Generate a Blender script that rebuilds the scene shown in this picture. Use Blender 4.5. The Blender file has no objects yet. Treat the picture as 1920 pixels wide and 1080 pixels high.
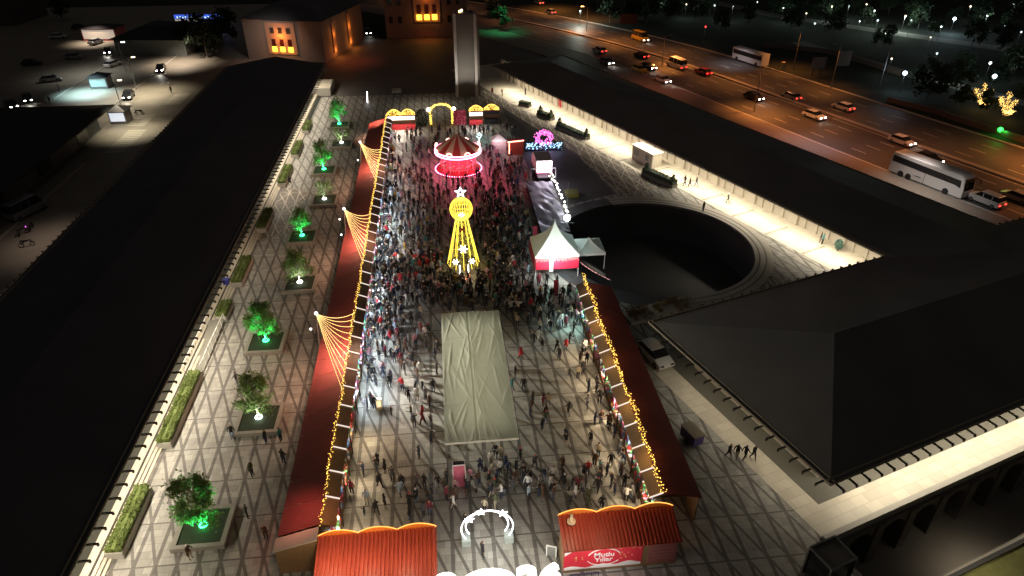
import bpy, bmesh, math, random
import numpy as np
from mathutils import Vector, Matrix
from mathutils.geometry import tessellate_polygon
R = math.radians
rnd = random.Random(7)
sc = bpy.context.scene
col = sc.collection

# ------------------------------------------------------------------ camera
H = 42.0; FPX = 1280.0
PITCH = math.atan(801/FPX); YAW = math.atan(158/math.hypot(FPX, 801))
FW = Vector((math.sin(YAW)*math.cos(PITCH), math.cos(YAW)*math.cos(PITCH), -math.sin(PITCH)))
RT = Vector((math.cos(YAW), -math.sin(YAW), 0)); UP = RT.cross(FW)
cam = bpy.data.objects.new('camera', bpy.data.cameras.new('camera')); col.objects.link(cam)
cam.location = (0, 0, H); cam.rotation_euler = (R(90)-PITCH, 0, -YAW)
cam.data.sensor_width = 36; cam.data.lens = 36*FPX/1920; cam.data.clip_end = 5000; cam.data.clip_start = .5
sc.camera = cam
def G(x, y, z=0.0):
    """where the line of sight through photo point (x, y) meets height z"""
    d = FW + RT*((x-960)/FPX) + UP*((540-y)/FPX)
    t = (z-H)/d.z
    return Vector((d.x*t, d.y*t, z))

# ------------------------------------------------------------------ night sky, moon, exposure
w = bpy.data.worlds.new('World'); sc.world = w; w.use_nodes = True
nt = w.node_tree; nt.nodes.clear()
sky = nt.nodes.new('ShaderNodeTexSky'); sky.sky_type = 'NISHITA'; sky.sun_disc = False
sky.sun_elevation = R(-3); sky.sun_rotation = R(250)
bg = nt.nodes.new('ShaderNodeBackground'); bg.inputs[1].default_value = 0.05
bg2 = nt.nodes.new('ShaderNodeBackground'); bg2.inputs[0].default_value = (1, .86, .74, 1); bg2.inputs[1].default_value = 0.0145
ad = nt.nodes.new('ShaderNodeAddShader'); ow = nt.nodes.new('ShaderNodeOutputWorld')
nt.links.new(sky.outputs[0], bg.inputs[0]); nt.links.new(bg.outputs[0], ad.inputs[0]); nt.links.new(bg2.outputs[0], ad.inputs[1]); nt.links.new(ad.outputs[0], ow.inputs[0])
moon = bpy.data.objects.new('moon', bpy.data.lights.new('moon', 'SUN')); col.objects.link(moon)
moon.data.energy = 0.02; moon.data.angle = R(8); moon.data.color = (1, .9, .8); moon.rotation_euler = (R(35), 0, R(30))
sc.view_settings.view_transform = 'Standard'; sc.view_settings.look = 'None'
sc.view_settings.exposure = 0; sc.view_settings.gamma = 1
sc.cycles.sample_clamp_indirect = 2.5; sc.cycles.max_bounces = 5; sc.cycles.use_denoising = True
sc.cycles.use_light_tree = True; sc.cycles.caustics_reflective = False; sc.cycles.caustics_refractive = False

# ------------------------------------------------------------------ materials
MATS = {}
def mat(name, c, rough=.8, metal=0, var=.25, scale=3, spec=.5, bump=0, alpha=None):
    if name in MATS: return MATS[name]
    m = bpy.data.materials.new(name); m.use_nodes = True; n = m.node_tree; b = n.nodes['Principled BSDF']
    b.inputs['Roughness'].default_value = rough; b.inputs['Metallic'].default_value = metal
    b.inputs['Specular IOR Level'].default_value = spec
    tc = n.nodes.new('ShaderNodeTexCoord'); nz = n.nodes.new('ShaderNodeTexNoise'); nz.inputs['Scale'].default_value = scale; nz.inputs['Detail'].default_value = 5
    n.links.new(tc.outputs['Object'], nz.inputs[0])
    mx = n.nodes.new('ShaderNodeMix'); mx.data_type = 'RGBA'
    mx.inputs[6].default_value = (*[v*(1-var) for v in c], 1); mx.inputs[7].default_value = (*[min(1, v*(1+var)) for v in c], 1)
    n.links.new(nz.outputs[0], mx.inputs[0]); n.links.new(mx.outputs[2], b.inputs['Base Color'])
    if bump:
        bp = n.nodes.new('ShaderNodeBump'); bp.inputs['Strength'].default_value = bump; bp.inputs['Distance'].default_value = .05
        n.links.new(nz.outputs[0], bp.inputs['Height']); n.links.new(bp.outputs[0], b.inputs['Normal'])
    MATS[name] = m; return m
def emis(name, c, s, sample=False):
    if name in MATS: return MATS[name]
    m = bpy.data.materials.new(name); m.use_nodes = True; b = m.node_tree.nodes['Principled BSDF']
    b.inputs['Base Color'].default_value = (*[v*.3 for v in c], 1); b.inputs['Emission Color'].default_value = (*c, 1); b.inputs['Emission Strength'].default_value = s
    if not sample: m.cycles.emission_sampling = 'NONE'
    MATS[name] = m; return m

# paving whose bands run along x = const, along a slant, and thinly across, as in the photograph
LX, LY, LX0, LY0 = 1.487, 3.78, -20.28, 44.05
def paving(name, base, line, cross=True, light=False, wa=.15, wd=.13, wh=.06, rough=.55, rot=0.0, tile=.25, mask=None):
    m = bpy.data.materials.new(name); m.use_nodes = True; n = m.node_tree; N = n.nodes.new; L = n.links.new; b = n.nodes['Principled BSDF']
    tc = N('ShaderNodeTexCoord'); sp = N('ShaderNodeSeparateXYZ'); L(tc.outputs['Object'], sp.inputs[0])
    def M(op, a, v=None, c=None):
        q = N('ShaderNodeMath'); q.operation = op
        for i, s in enumerate((a, v, c)):
            if s is None: continue
            if isinstance(s, (int, float)): q.inputs[i].default_value = s
            else: L(s, q.inputs[i])
        return q.outputs[0]
    X, Y = sp.outputs[0], sp.outputs[1]
    def ln(v, off, per, hw):
        t = M('FRACT', M('ADD', M('DIVIDE', M('SUBTRACT', v, off), per), .5))
        d = M('MULTIPLY', M('ABSOLUTE', M('SUBTRACT', t, .5)), per)
        return M('SUBTRACT', 1, M('SMOOTHSTEP' if False else 'GREATER_THAN', d, hw))
    a = ln(X, LX0, LX, wa)
    dg = M('ADD', X, M('MULTIPLY', Y, LX/LY))
    d = ln(dg, LX0+LY0*LX/LY, LX, wd)
    h = ln(Y, LY0, LY, wh)
    k = M('MAXIMUM', M('MAXIMUM', a, d), h)
    if light: k = M('MAXIMUM', k, ln(M('SUBTRACT', X, M('MULTIPLY', Y, LX/LY)), LX0-LY0*LX/LY, LX*2, wd*.8))
    nz = N('ShaderNodeTexNoise'); nz.inputs['Scale'].default_value = .35; nz.inputs['Detail'].default_value = 6; L(tc.outputs['Object'], nz.inputs[0])
    nz2 = N('ShaderNodeTexNoise'); nz2.inputs['Scale'].default_value = 6; nz2.inputs['Detail'].default_value = 3; L(tc.outputs['Object'], nz2.inputs[0])
    br = N('ShaderNodeTexBrick'); br.inputs['Scale'].default_value = 1; br.inputs['Brick Width'].default_value = .75; br.inputs['Row Height'].default_value = .63; br.inputs['Mortar Size'].default_value = .012
    br.inputs['Color1'].default_value = (1-tile, 1-tile, 1-tile, 1); br.inputs['Color2'].default_value = (1+tile*.4, 1+tile*.4, 1+tile*.4, 1); br.inputs['Mortar'].default_value = (.5, .5, .5, 1)
    L(tc.outputs['Object'], br.inputs[0])
    mx = N('ShaderNodeMix'); mx.data_type = 'RGBA'; mx.inputs[6].default_value = (*base, 1); mx.inputs[7].default_value = (*line, 1); L(k, mx.inputs[0])
    nz3 = N('ShaderNodeTexNoise'); nz3.inputs['Scale'].default_value = 1.3; nz3.inputs['Detail'].default_value = 8; nz3.inputs['Roughness'].default_value = .7; L(tc.outputs['Object'], nz3.inputs[0])
    stn = M('MULTIPLY', M('MAXIMUM', M('SUBTRACT', nz3.outputs[0], .56), 0), -2.2)
    v = M('ADD', M('ADD', .62, stn), M('ADD', M('MULTIPLY', nz.outputs[0], .5), M('MULTIPLY', nz2.outputs[0], .26)))
    m2 = N('ShaderNodeMix'); m2.data_type = 'RGBA'; m2.blend_type = 'MULTIPLY'; m2.inputs[0].default_value = 1; L(mx.outputs[2], m2.inputs[6]); L(v, m2.inputs[7])
    m3 = N('ShaderNodeMix'); m3.data_type = 'RGBA'; m3.blend_type = 'MULTIPLY'; m3.inputs[0].default_value = 1; L(m2.outputs[2], m3.inputs[6]); L(br.outputs[0], m3.inputs[7])
    L(m3.outputs[2], b.inputs['Base Color']); L(M('ADD', rough-.12, M('MULTIPLY', nz.outputs[0], .3)), b.inputs['Roughness'])
    return m
PAV = paving('plaza paving stone', (.365, .35, .315), (.145, .133, .12), wa=.14, wd=.12)
PAVSHEEN = paving('sheen painted paving', (.21, .18, .15), (.62, .56, .47), light=True, wa=.09, wd=.09)  # sheen on the lattice painted in as pale lines on darker stone
CREAM = mat('cream limestone slabs', (.60, .55, .45), .5, var=.12, scale=.7)
def slabs(m, w_=1.4, h_=.9):
    n = m.node_tree; b = n.nodes['Principled BSDF']; src = b.inputs['Base Color'].links[0].from_socket
    br = n.nodes.new('ShaderNodeTexBrick'); br.inputs['Scale'].default_value = 1; br.inputs['Brick Width'].default_value = w_; br.inputs['Row Height'].default_value = h_; br.inputs['Mortar Size'].default_value = .03
    br.inputs['Color1'].default_value = (.86, .86, .86, 1); br.inputs['Color2'].default_value = (1.05, 1.05, 1.05, 1); br.inputs['Mortar'].default_value = (.8, .78, .75, 1)
    tc = n.nodes.new('ShaderNodeTexCoord'); mp = n.nodes.new('ShaderNodeMapping'); mp.inputs['Rotation'].default_value = (0, 0, R(-18)); n.links.new(tc.outputs['Object'], mp.inputs[0]); n.links.new(mp.outputs[0], br.inputs[0])
    mx = n.nodes.new('ShaderNodeMix'); mx.data_type = 'RGBA'; mx.blend_type = 'MULTIPLY'; mx.inputs[0].default_value = 1; n.links.new(src, mx.inputs[6]); n.links.new(br.outputs[0], mx.inputs[7]); n.links.new(mx.outputs[2], b.inputs['Base Color'])
slabs(CREAM)
GREYST = mat('grey stone slabs', (.20, .195, .17), .6, var=.15, scale=1.5)
ASPH = mat('asphalt', (.075, .07, .066), .6, var=.35, scale=.4)
BROWNP = mat('brown street setts', (.26, .235, .20), .6, var=.3, scale=.25)
DARKG = mat('dark soil and grass', (.022, .027, .02), .95, var=.5, scale=.08)
DGRAN = mat('dark granite', (.075, .075, .08), .5, var=.3, scale=.6)
ROOFM = mat('dark metal roof sheet', (.10, .098, .11), .6, var=.3, scale=.15, spec=.2)
ROOFG = mat('grey metal roof sheet', (.175, .168, .16), .6, var=.35, scale=.15, spec=.2)
GUTTER = mat('bronze gutter', (.42, .35, .25), .5, .1)
BRACK = mat('black rafter paint', (.015, .014, .013), .6)
WALLC = mat('cream plaster', (.55, .50, .41), .8, var=.08)
PANEL = mat('grey window panel', (.22, .22, .20), .35)
GLASSD = mat('dark window glass', (.02, .022, .025), .12)
WHITEM = mat('white painted metal', (.75, .75, .73), .4, var=.05)
GREYM = mat('grey steel', (.25, .25, .26), .4, .7)
DARKM = mat('dark steel', (.04, .04, .045), .5, .5)
WOOD = mat('brown timber', (.22, .13, .06), .7, var=.3, scale=5)
WOODD = mat('dark timber', (.07, .045, .03), .75, var=.3, scale=5)
REDR = mat('red corrugated sheet', (.42, .07, .04), .45, var=.15)
REDD = mat('dark red roof felt', (.225, .052, .052), .7, var=.25, scale=1)
LEAF = mat('green leaves', (.15, .22, .09), .6, var=.5, scale=2)
LEAFD = mat('dark green leaves', (.035, .06, .03), .7, var=.5, scale=2)
HEDGE = mat('clipped hedge leaves', (.11, .15, .03), .7, var=.5, scale=4)
AUTUMN = mat('autumn brown leaves', (.22, .15, .06), .7, var=.6, scale=6)
BARK = mat('grey bark', (.20, .17, .13), .9)
SOIL = mat('planter turf', (.02, .035, .016), .95, var=.4)
TYRE = mat('black rubber', (.02, .02, .02), .8)
CANVAS = mat('beige canopy canvas', (.52, .52, .42), .75, var=.1, scale=1.5, bump=.6)
TENTW = mat('white tent fabric', (.72, .74, .68), .7, var=.05)
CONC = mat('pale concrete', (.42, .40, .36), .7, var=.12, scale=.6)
CONCD = mat('dark concrete', (.12, .11, .09), .7, var=.15, scale=.6)  # darker concrete tone beside the pale one
BARGOLD = emis('gold bulb', (1, .60, .10), 4.6)
GOLDS = emis('yellow neon', (1, .74, .07), 2.2)
WHITEE = emis('white neon', (1, .97, .95), 6)
WARME = emis('warm lamp', (1, .75, .4), 10)
COLDE = emis('cold tube', (.82, .93, 1), 14)
REDE = emis('red neon', (1, .05, .12), 5)
PINKE = emis('pink neon', (1, .25, .45), 9)
GREENE = emis('green lamp ring', (.03, 1, .25), 16)
ORANGEE = emis('orange lamp', (1, .5, .12), 12)
HEADE = emis('headlight', (1, .97, .9), 25)
TAILE = emis('tail light', (1, .03, .02), 8)
BLUEE = emis('blue neon', (.1, .25, 1), 5)
YELE = emis('yellow window glow', (1, .55, .04), 3.5)
ORE = emis('orange facade glow', (1, .20, .02), 1.3)

# ------------------------------------------------------------------ mesh builder
class MB:
    def __init__(s): s.v = []; s.f = []; s.m = []; s.k = 0
    def add(s, vs, fs, k=None):
        o = len(s.v); s.v += [tuple(v) for v in vs]; s.f += [tuple(i+o for i in f) for f in fs]; s.m += [s.k if k is None else k]*len(fs)
    def box(s, x0, x1, y0, y1, z0, z1, k=None, rz=0, at=None):
        vs = [Vector((x, y, z)) for z in (z0, z1) for x, y in ((x0, y0), (x1, y0), (x1, y1), (x0, y1))]
        if rz: M = Matrix.Rotation(rz, 3, 'Z'); vs = [M @ v for v in vs]
        if at: vs = [v+Vector(at) for v in vs]
        s.add(vs, [(3, 2, 1, 0), (4, 5, 6, 7), (0, 1, 5, 4), (1, 2, 6, 5), (2, 3, 7, 6), (3, 0, 4, 7)], k)
    def poly(s, pts, k=None): s.add(pts, [tuple(range(len(pts)))], k)
    def slab(s, p, z0, z1, k=None):
        n = len(p)
        s.add([(x, y, z0) for x, y in p]+[(x, y, z1) for x, y in p], [tuple(range(n))[::-1], tuple(range(n, 2*n))]+[(i, (i+1) % n, n+(i+1) % n, n+i) for i in range(n)], k)
    def prism(s, p, u, v, d, k=None):
        """polygon p of points, pushed along vector d"""
        n = len(p); d = Vector(d); a = [Vector(q) for q in p]
        s.add(a+[q+d for q in a], [tuple(range(n))[::-1], tuple(range(n, 2*n))]+[(i, (i+1) % n, n+(i+1) % n, n+i) for i in range(n)], k)
    def tube(s, pts, r, n=6, k=None, closed=False):
        pts = [Vector(p) for p in pts]; rs = r if isinstance(r, (list, tuple)) else [r]*len(pts); o = []
        m = len(pts)
        for i, p in enumerate(pts):
            d = (pts[(i+1) % m]-pts[i-1]) if closed else (pts[min(i+1, m-1)]-pts[max(i-1, 0)])
            if d.length < 1e-6: d = Vector((0, 0, 1))
            d.normalize(); a = d.cross(Vector((0, 0, 1)) if abs(d.z) < .95 else Vector((1, 0, 0))).normalized(); b = d.cross(a)
            o += [p+(a*math.cos(t)+b*math.sin(t))*rs[i] for t in (2*math.pi*j/n for j in range(n))]
        fs = [(i*n+j, i*n+(j+1) % n, ((i+1) % m)*n+(j+1) % n, ((i+1) % m)*n+j) for i in range(m if closed else m-1) for j in range(n)]
        if not closed: fs += [tuple(range(n)), tuple(range((m-1)*n, m*n))[::-1]]
        s.add(o, fs, k)
    def lathe(s, prof, c, n=16, k=None, rz=0):
        o = [(c[0]+r*math.cos(rz+2*math.pi*j/n), c[1]+r*math.sin(rz+2*math.pi*j/n), c[2]+z) for r, z in prof for j in range(n)]
        fs = [(i*n+j, i*n+(j+1) % n, (i+1)*n+(j+1) % n, (i+1)*n+j) for i in range(len(prof)-1) for j in range(n)]
        fs += [tuple(range(n))[::-1], tuple(range((len(prof)-1)*n, len(prof)*n))]
        s.add(o, fs, k)
    def ball(s, c, r, k=None):
        x, y, z = c
        s.add([(x+r, y, z), (x-r, y, z), (x, y+r, z), (x, y-r, z), (x, y, z+r), (x, y, z-r)], [(0, 2, 4), (2, 1, 4), (1, 3, 4), (3, 0, 4), (2, 0, 5), (1, 2, 5), (3, 1, 5), (0, 3, 5)], k)
    def sph(s, c, r, k=None, sz=1, n=10):
        s.lathe([(max(.001, r*math.sin(math.pi*i/6)), -r*sz*math.cos(math.pi*i/6)) for i in range(7)], c, n, k)
    def leaf(s, c, r, q, k=None):
        a = Vector((q.uniform(-1, 1), q.uniform(-1, 1), q.uniform(-1, 1))).normalized(); b = a.cross(Vector((q.uniform(-1, 1), q.uniform(-1, 1), q.uniform(-1, 1)))).normalized()
        c = Vector(c); s.add([c-a*r, c+b*r*.55, c+a*r, c-b*r*.55], [(0, 1, 2, 3)], k)
    def build(s, name, mats, parent=None, smooth=False):
        me = bpy.data.meshes.new(name); me.from_pydata(s.v, [], s.f); me.validate()
        for m in (mats if isinstance(mats, (list, tuple)) else [mats]): me.materials.append(m)
        if len(me.polygons) == len(s.m): me.polygons.foreach_set('material_index', s.m)
        if smooth: me.polygons.foreach_set('use_smooth', [True]*len(me.polygons))
        me.update(); o = bpy.data.objects.new(name, me); col.objects.link(o)
        if parent: o.parent = parent
        return o
def tag(o, label=None, cat=None, group=None, kind=None):
    if label: o['label'] = label
    if cat: o['category'] = cat
    if group: o['group'] = group
    if kind: o['kind'] = kind
    return o
def thing(name, label, cat, loc=(0, 0, 0), rz=0, group=None):
    o = bpy.data.objects.new(name, None); col.objects.link(o); o.location = loc; o.rotation_euler = (0, 0, rz); o.empty_display_size = .3
    return tag(o, label, cat, group)
def copy_tree(o, parent=None):
    c = o.copy(); col.objects.link(c); c.parent = parent
    for ch in list(o.children): copy_tree(ch, c)
    return c
def light(name, kind, loc, e, c=(1, 1, 1), size=None, size_y=None, rot=(0, 0, 0), parent=None, spot=None, blend=.5, spread=None, rad=.1):
    d = bpy.data.lights.new(name, kind); d.energy = e; d.color = c
    if kind == 'AREA':
        d.shape = 'RECTANGLE' if size_y else 'SQUARE'; d.size = size or 1
        if size_y: d.size_y = size_y
        if spread: d.spread = spread
    elif kind == 'SPOT': d.spot_size = spot or R(120); d.spot_blend = blend; d.shadow_soft_size = rad
    else: d.shadow_soft_size = rad
    o = bpy.data.objects.new(name, d); col.objects.link(o); o.location = loc; o.rotation_euler = rot
    if parent: o.parent = parent
    return o
def sheet(name, outer, mat_, z=0, holes=()):
    loops = [[Vector((*p[:2], z)) for p in outer]]+[[Vector((*p[:2], z)) for p in h] for h in holes]
    vs = [v for l in loops for v in l]
    tr = tessellate_polygon(loops)
    mb = MB(); mb.v = [tuple(v) for v in vs]
    for t in tr:
        a, b, c = (vs[i] for i in t)
        nz = (b-a).cross(c-a).z
        if abs(nz) < 1e-9: continue
        mb.f.append(tuple(t) if nz > 0 else tuple(t)[::-1]); mb.m.append(0)
    return tag(mb.build(name, mat_), kind='structure')

# ------------------------------------------------------------------ key lines of the place
CC = Vector((26.24, 75.4)); CR = 12.6                       # round sunken court
U = Vector((.951, .309)); V = Vector((-.330, .944))          # axes of the near hall
def rim(r, n=64): return [(CC.x+r*math.cos(2*math.pi*i/n), CC.y+r*math.sin(2*math.pi*i/n)) for i in range(n)]
K = Vector((26.1, 29.75))                                    # outer corner of the near hall's terrace
K1 = K+U*75; K2 = K1-V*45; K3 = K-V*45
NOTCH = [(K.x, K.y), (K1.x, K1.y), (K2.x, K2.y), (K3.x, K3.y)]
# ------------------------------------------------------------------ ground, paving, roads
sheet('ground', [(-3000, -60), (3000, -60), (3000, 4000), (-3000, 4000)], DARKG, -.02, [rim(CR), NOTCH])
sheet('plaza_paving', [(-24.94, -20), (K3.x-.05, -12.7), (K.x-.05, K.y), (26.2, 46), (38, 58), (48, 68), (37, 92), (20, 116), (11.5, 139), (11.5, 146), (-24.94, 146)], PAV, 0, [rim(CR+.9)])
def ringmesh(name, r0, r1, z0, z1, m, n=96):
    mb = MB()
    for i in range(n):
        mb.k = 1 if 27 <= i <= 70 else 0
        a, b = 2*math.pi*i/n, 2*math.pi*(i+1)/n
        p = lambda r, t: (CC.x+r*math.cos(t), CC.y+r*math.sin(t))
        mb.slab([p(r0, a), p(r1, a), p(r1, b), p(r0, b)], z0, z1)
    return mb.build(name, [m, DGRAN])
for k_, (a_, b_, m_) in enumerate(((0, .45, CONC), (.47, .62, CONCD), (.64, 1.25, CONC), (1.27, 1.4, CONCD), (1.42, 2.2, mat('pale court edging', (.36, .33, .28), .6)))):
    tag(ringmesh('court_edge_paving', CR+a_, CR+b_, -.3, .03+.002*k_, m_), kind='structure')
for a_, b_ in ((0, 2.25),): pass
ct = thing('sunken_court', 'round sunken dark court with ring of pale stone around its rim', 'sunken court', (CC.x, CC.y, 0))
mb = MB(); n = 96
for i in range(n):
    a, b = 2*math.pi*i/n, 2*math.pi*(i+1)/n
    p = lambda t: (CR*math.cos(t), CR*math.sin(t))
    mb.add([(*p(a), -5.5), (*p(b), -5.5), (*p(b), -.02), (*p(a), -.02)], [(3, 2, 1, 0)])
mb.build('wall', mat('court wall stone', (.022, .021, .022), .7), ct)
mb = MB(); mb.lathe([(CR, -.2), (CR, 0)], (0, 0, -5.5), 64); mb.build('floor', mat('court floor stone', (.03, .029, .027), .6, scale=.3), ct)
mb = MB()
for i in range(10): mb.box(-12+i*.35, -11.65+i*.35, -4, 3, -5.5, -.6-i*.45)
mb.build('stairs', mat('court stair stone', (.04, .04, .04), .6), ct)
# strip whose lattice sheen is painted pale, and the bright walk before the colonnade
D1 = Vector((.390, -.921)); N1 = Vector((.921, .390)); C0 = G(1650, 475, 4.2).xy
def W1(t, s): q = C0-D1*t+N1*s; return (q.x, q.y)            # t along the colonnade from the inner corner, s inward from its eave
sheet('colonnade_walk', [W1(-6, -1.05), W1(33, -1.05), W1(36, -2.5), W1(112, -2.5), W1(112, 14), W1(-6, 14)], CREAM, .012)
sheet('painted_sheen_walk', [W1(34, -9.5), W1(93, -8.5), W1(93, -2.48), W1(34, -2.0)], PAVSHEEN, .006)
sheet('painted_sheen_walk', [W1(-4, -9), W1(2, -9), W1(4, -1.1), W1(-4, -1.1)], PAVSHEEN, .006)
sheet('painted_sheen_walk', [(-24.9, 82), (-20.5, 84), (-20.5, 97), (-24.6, 99)], PAVSHEEN, .006)
sheet('granite_bank', [(11.9, 72), (12.1, 82), (14.2, 92), (13.3, 104), (12.0, 136), (22.3, 107.7), (25.2, 91.5), (16.3, 87.8), (12.6, 80), (12.2, 72)], DGRAN, .009)
# walks of the left and near halls
LE = -24.25
tag((lambda mb: (mb.box(-45.5, -26.45, -12, 152, -.3, .45), mb)[1])(MB()).build('hall_inner_paving', mat('dark inner paving stone', (.035, .035, .028), .7, var=.15)), kind='structure')  # inner floor band, darker than the cream walk outside it
tag((lambda mb: (mb.box(-26.448, -25.75, -12, 152, -.3, .452), mb)[1])(MB()).build('hall_walk', CREAM), kind='structure')
mb = MB()
for i in range(3):
    mb.box(-25.75+i*.27+.002, -25.75+(i+1)*.27, -12, 128, -.3, .36-i*.12)
    mb.k = 0
st = mb.build('steps', CREAM); tag(st, 'three long shallow cream stone steps below the long hall', 'steps')
mb = MB()
for i in range(3): mb.box(-25.75+i*.27-.10, -25.75+i*.27+.02, -12, 128, .33-i*.12 + .0, .366-i*.12 + (.096 if i == 0 else .0))
nos = mb.build('nosing', mat('dark step nosing', (.05, .045, .04), .7), st)
# near hall terrace
def W2(a, b): q = K+U*a+V*b; return (q.x, q.y)
tag((lambda mb: (mb.slab([W2(0, .45), W2(80, .45), W2(80, 2.8), W2(2.1, 2.8), W2(2.1, 23), W2(0, 23)], -.3, .012), mb)[1])(MB()).build('terrace_paving', CREAM), kind='structure')
tag((lambda mb: (mb.slab([W2(2.102, 2.802), W2(80, 2.802), W2(80, 24), W2(2.102, 24)], -.3, .02), mb)[1])(MB()).build('hall_floor', mat('grey hall floor stone', (.12, .115, .095), .7, var=.15)), kind='structure')  # inner floor, darker than the cream terrace around it
# lower street in front of the near hall
tag((lambda mb: (mb.box(14, 200, -90, 58, -5.3, -5.0), mb)[1])(MB()).build('lower_path', BROWNP), kind='structure')
ga, gb = G(1780, 1080, -4.9), G(1920, 1010, -4.9); gd = (gb-ga).normalized()
g0 = ga-gd*25; g1 = ga+gd*60; gn = Vector((gd.y, -gd.x, 0))
tag((lambda mb: (mb.slab([tuple(q.xy) for q in (g0, g0+gn*25, g1+gn*25, g1)], -4.995, -4.9), mb)[1])(MB()).build('lawn', mat('olive lawn', (.11, .11, .03), .95, var=.4, scale=2)), kind='structure')
tag((lambda mb: (mb.slab([tuple(q.xy) for q in (g0, g0+gn*.35, g1+gn*.35, g1)], -4.995, -4.7), mb)[1])(MB()).build('kerb', BRACK), kind='structure')
# left street and far plaza
sheet('street', [(-170, 30), (-45.6, 30), (-45.6, 160), (-40, 172), (-50, 260), (-170, 260)], BROWNP, 0)
sheet('far_courtyard', [(-25, 146.1), (12, 146.1), (30, 165), (18, 200), (-30, 200)], mat('grey yard paving', (.13, .12, .115), .7, scale=.3), 0)
for i, (x, y, a, n_) in enumerate(((-55.8, 117, 6, 12), (-57, 131, 3.5, 7), (-54.5, 144, 4, 8))):
    mb = MB()
    for k in range(n_): mb.box(x-1.6, x+1.6, y+k*1.0, y+k*1.0+.45, 0, .012)
    tag(mb.build('crosswalk_marking', mat('worn white paint', (.55, .52, .45), .6)), kind='structure')
mb = MB()
for x_, y0, y1 in ((-58.5, 60, 112), (-49.5, 60, 150), (-66, 142, 205), (-80, 150, 215)): mb.box(x_-.15, x_+.15, y0, y1, .001, .14)
tag(mb.build('street_kerb', CONC), kind='structure')
# highway
RD = Vector((.35, -.937)).normalized(); RN = Vector((.937, .35))
RM = Vector((78.8, 113.5))
def RW(t, s): q = RM+RD*t+RN*s; return (q.x, q.y)
def RWc(t, s):   # gentle bend of the far part of the road towards the left
    if t < -40: s2 = s-((-40-t)**2)*.0020; 
    else: s2 = s
    return RW(t, s2)
def strip(name, ts, s0, s1, z0, z1, m, step=8):
    mb = MB(); t = ts[0]
    while t < ts[1]-.01:
        t2 = min(t+step, ts[1]); mb.slab([RWc(t, s0), RWc(t2, s0), RWc(t2, s1), RWc(t, s1)][::-1], z0, z1); t = t2
    return tag(mb.build(name, m), kind='structure')
strip('highway', (-190, 90), -24, 15, -.3, .0, ASPH)
strip('median_kerb', (-130, 90), -.5, .5, 0.002, .3, mat('median concrete', (.30, .27, .24), .7))
strip('roadside_kerb', (-190, 90), 15.002, 15.6, -.3, .15, CONC)
strip('roadside_kerb', (-190, 90), -14.6, -14.2, 0.002, .14, CONC)
strip('pavement', (-190, 90), -24, -14.602, 0.002, .10, mat('roadside paving', (.20, .17, .14), .7))
def dashes(ss, m):
    mb = MB()
    for s in ss:
        t = -185
        while t < 88: mb.slab([RWc(t, s), RWc(t+3, s), RWc(t+3, s+.14), RWc(t, s+.14)][::-1], .002, .006); t += 9
    return mb
tag(dashes((3.6, 7.2, 10.8, -4, -7.5, -11), 0).build('lane_marking', mat('lane paint', (.6, .58, .5), .6)), kind='structure')
strip('edge_line_marking', (-190, 90), .9, 1.05, 0.002, .007, mat('lane paint', (1, 1, 1)))
strip('edge_line_marking', (-190, 90), -1.05, -.9, 0.002, .007, mat('lane paint', (1, 1, 1)))
sheet('park_path', [RW(-60, 40), RW(-20, 38), RW(30, 42), RW(30, 47), RW(-20, 43), RW(-60, 45)], mat('park path', (.2, .19, .17), .9), 0)
sheet('park_path', [RW(-150, 60), RW(-90, 62), RW(-20, 85), RW(-20, 92), RW(-90, 68), RW(-150, 66)], mat('park path', (.2, .19, .17), .9), 0)
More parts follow.
